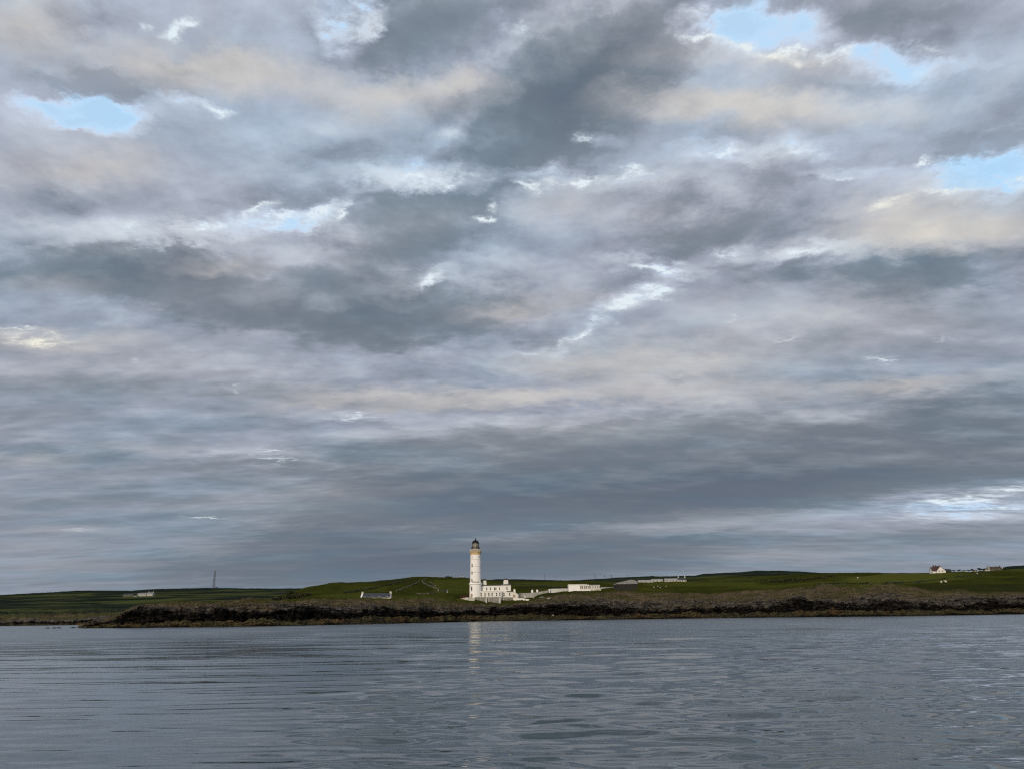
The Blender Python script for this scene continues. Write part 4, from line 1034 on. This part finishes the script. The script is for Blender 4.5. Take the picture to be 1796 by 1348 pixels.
for i, (px, py, w, h, lb) in enumerate(((1368, 1019.2, 22, 5, 'leftmost bush of the dark thicket below the bright pasture'), (1388, 1018.6, 24, 6.5, 'tall bush second from left in the thicket below the bright pasture'), (1409, 1018.2, 22, 6, 'middle bush of the thicket left of the bright pasture'),
        (1428, 1016.4, 20, 5, 'small bush right of the middle of the thicket by the bright pasture'), (1447, 1014.4, 24, 5, 'wide bush near the right end of the thicket by the bright pasture'), (1466, 1012, 18, 4, 'rightmost bush of the thicket touching the bright pasture'))):
    bush(px, py, w, h, lb, 'gorse', 31 + i, 'gorse_bush', group=gh)
bush(1321, 1013, 8, 3.5, 'single small dark bush alone in the green field left of the thicket', 'gorse', 51, 'gorse_bush')
bush(1108, 1014.5, 10, 3, 'dark shrub on the skyline just above the humped shed', 'leaf', 52, Y=1000)
bush(1146, 1011.5, 14, 3, 'dark shrub on the skyline above the white farm', 'leaf', 53, Y=1050)
bush(1216, 1016.8, 22, 4, 'low dark hedge bush right of the farmhouse', 'leaf', 54, Y=1000)
bush(787, 1012.4, 12, 3.4, 'low dark shrub on the hill crest left of the tower', 'leaf', 55, Y=985)
tree(1187, 1016.5, 8, 7, 'dark tree standing behind the tallest white farm building', 61, 1012)
gh = 'trees along the right ridge'
for i, (px, py, h, w, lb) in enumerate(((1682, 1001.6, 3.6, 9, 'low leftmost tree of the ridge row'), (1699, 1001.6, 3.8, 9, 'low tree between the two tiny pale ridge cottages'), (1706, 1001.4, 5, 7, 'tree touching the left side of the middle pale ridge cottage'),
        (1718, 1001, 6, 7, 'tallest dark tree right of the middle pale ridge cottage'), (1725, 1000.8, 4.6, 7, 'tree just left of the small white ridge cottage'), (1763, 999.2, 4, 10, 'low tree at the right end of the reddish farmhouse'), (1672, 1002, 3.2, 9, 'low tree right of the dark outbuilding on the ridge'))):
    tree(px, py, h, w, lb, 70 + i, 1003, gh)

# ---- sheep
def sheep_mesh():
    bm = bmesh.new(); ly = bm.verts.layers.skin.verify()
    pts = [((-.45, 0, .62), .24), ((-.2, 0, .66), .30), ((.15, 0, .66), .30), ((.42, 0, .68), .22), ((.58, 0, .86), .12), ((.70, 0, .90), .10), ((.86, 0, .82), .06)]
    vs = []
    for co, r in pts:
        v = bm.verts.new(co); v[ly].radius = (r, r); vs.append(v)
    for a, b in zip(vs[:-1], vs[1:]): bm.edges.new((a, b))
    vs[1][ly].use_root = True
    for base, x in ((1, -.30), (3, .32)):
        for s in (-.14, .14):
            p = vs[base]
            for co, r in (((x, s, .42), .085), ((x + (.05 if base == 1 else 0), s, .22), .05), ((x, s, -.05), .04)):
                v = bm.verts.new(co); v[ly].radius = (r, r); bm.edges.new((p, v)); p = v
    me = bpy.data.meshes.new('sheep'); bm.to_mesh(me); bm.free()
    me.materials.append(M['wool'])
    o = bpy.data.objects.new('sheep', me); link(o)
    o.modifiers.new('skin', 'SKIN'); sb = o.modifiers.new('subdivision', 'SUBSURF'); sb.levels = sb.render_levels = 1
    return o
sp = None
for i, (px, py, lb, rz, s) in enumerate(((1659.6, 1021.4, 'left sheep of the white pair grazing below the ridge house', .3, 1.5), (1667.6, 1021.4, 'right sheep of the white pair grazing below the ridge house', 2.6, 1.6),
        (1172, 1028.4, 'white sheep grazing alone farthest right below the farm', .8, .85), (1150, 1029.8, 'white sheep at the left end of the row below the farm', 2.9, .75), (1156.5, 1028.2, 'white sheep topmost in the row below the farm', .2, .75), (1161.5, 1030.6, 'white sheep lowest in the row below the farm', 3.6, .75),
        (1513, 1014.6, 'small white sheep alone in the brightest pasture', .5, 1.1), (1725, 1007.4, 'pale sheep in the dull field under the ridge trees', .1, 1.2))):
    q = hit(px, py)
    if sp is None:
        sp = sheep_mesh(); o = sp
    else:
        o = sp.copy(); sc.collection.objects.link(o)
    o.location = (q.x, q.y, q.z); o.rotation_euler = (0, 0, rz); o.scale = (s, s, s)
    tag(o, lb, 'sheep', 'sheep grazing in the fields')

# ---- skerries and loose rocks
def rock_ob(name, loc, size, label, mat, seed, group=None):
    bm = bmesh.new(); bmesh.ops.create_icosphere(bm, subdivisions=3, radius=1.0)
    r = random.Random(seed); off = r.uniform(0, 90)
    for v in bm.verts:
        p = v.co; d = 1 + .45 * float(perlin(np.array([p.x * 1.6 + off + p.z]), np.array([p.y * 1.6 + off - p.z]))[0]) + .2 * float(perlin(np.array([p.x * 4 + off]), np.array([p.z * 4 + p.y * 3]))[0])
        v.co = Vector((p.x * size[0], p.y * size[1], p.z * size[2])) * d
    me = bpy.data.meshes.new(name); bm.to_mesh(me); bm.free(); me.materials.append(M[mat])
    o = link(bpy.data.objects.new(name, me)); o.location = loc
    return tag(o, label, 'rock', group)
for i, (px, w, lb) in enumerate(((83, 7, 'low black skerry farthest left in the calm water'), (95, 5, 'small black skerry in the middle off the headland tip'), (104, 5, 'thin black skerry nearest the headland tip'), (128, 8, 'flat dark rock awash at the very tip of the headland'))):
    q = P(px, 1101, 345); rock_ob('skerry', (q.x, q.y, .0), (w * kx(345) / 2, 1.2, .42), lb, 'rock', 5 + i, 'skerries off the headland')
for i, (px, py, w, h, lb) in enumerate(((963.5, 1049.2, 5, 2.6, 'chalky white boulder on the heath below the gate pillar'), (936.5, 1048, 3, 2, 'small white boulder right of the stepped whitewashed wall'), (951, 1047, 7, 1.3, 'flat pale slab left of the chalky boulder'),
        (970.5, 1085.2, 2.6, 2.2, 'small pale rock at the waterline below the gate pillar'))):
    q = hit(px, py); rock_ob('boulder', (q.x, q.y, q.z + .1), (w * kx(q.y) / 2, .8, h * kz(q.y) / 2), lb, 'palerock', 40 + i, 'pale boulders on the shore')
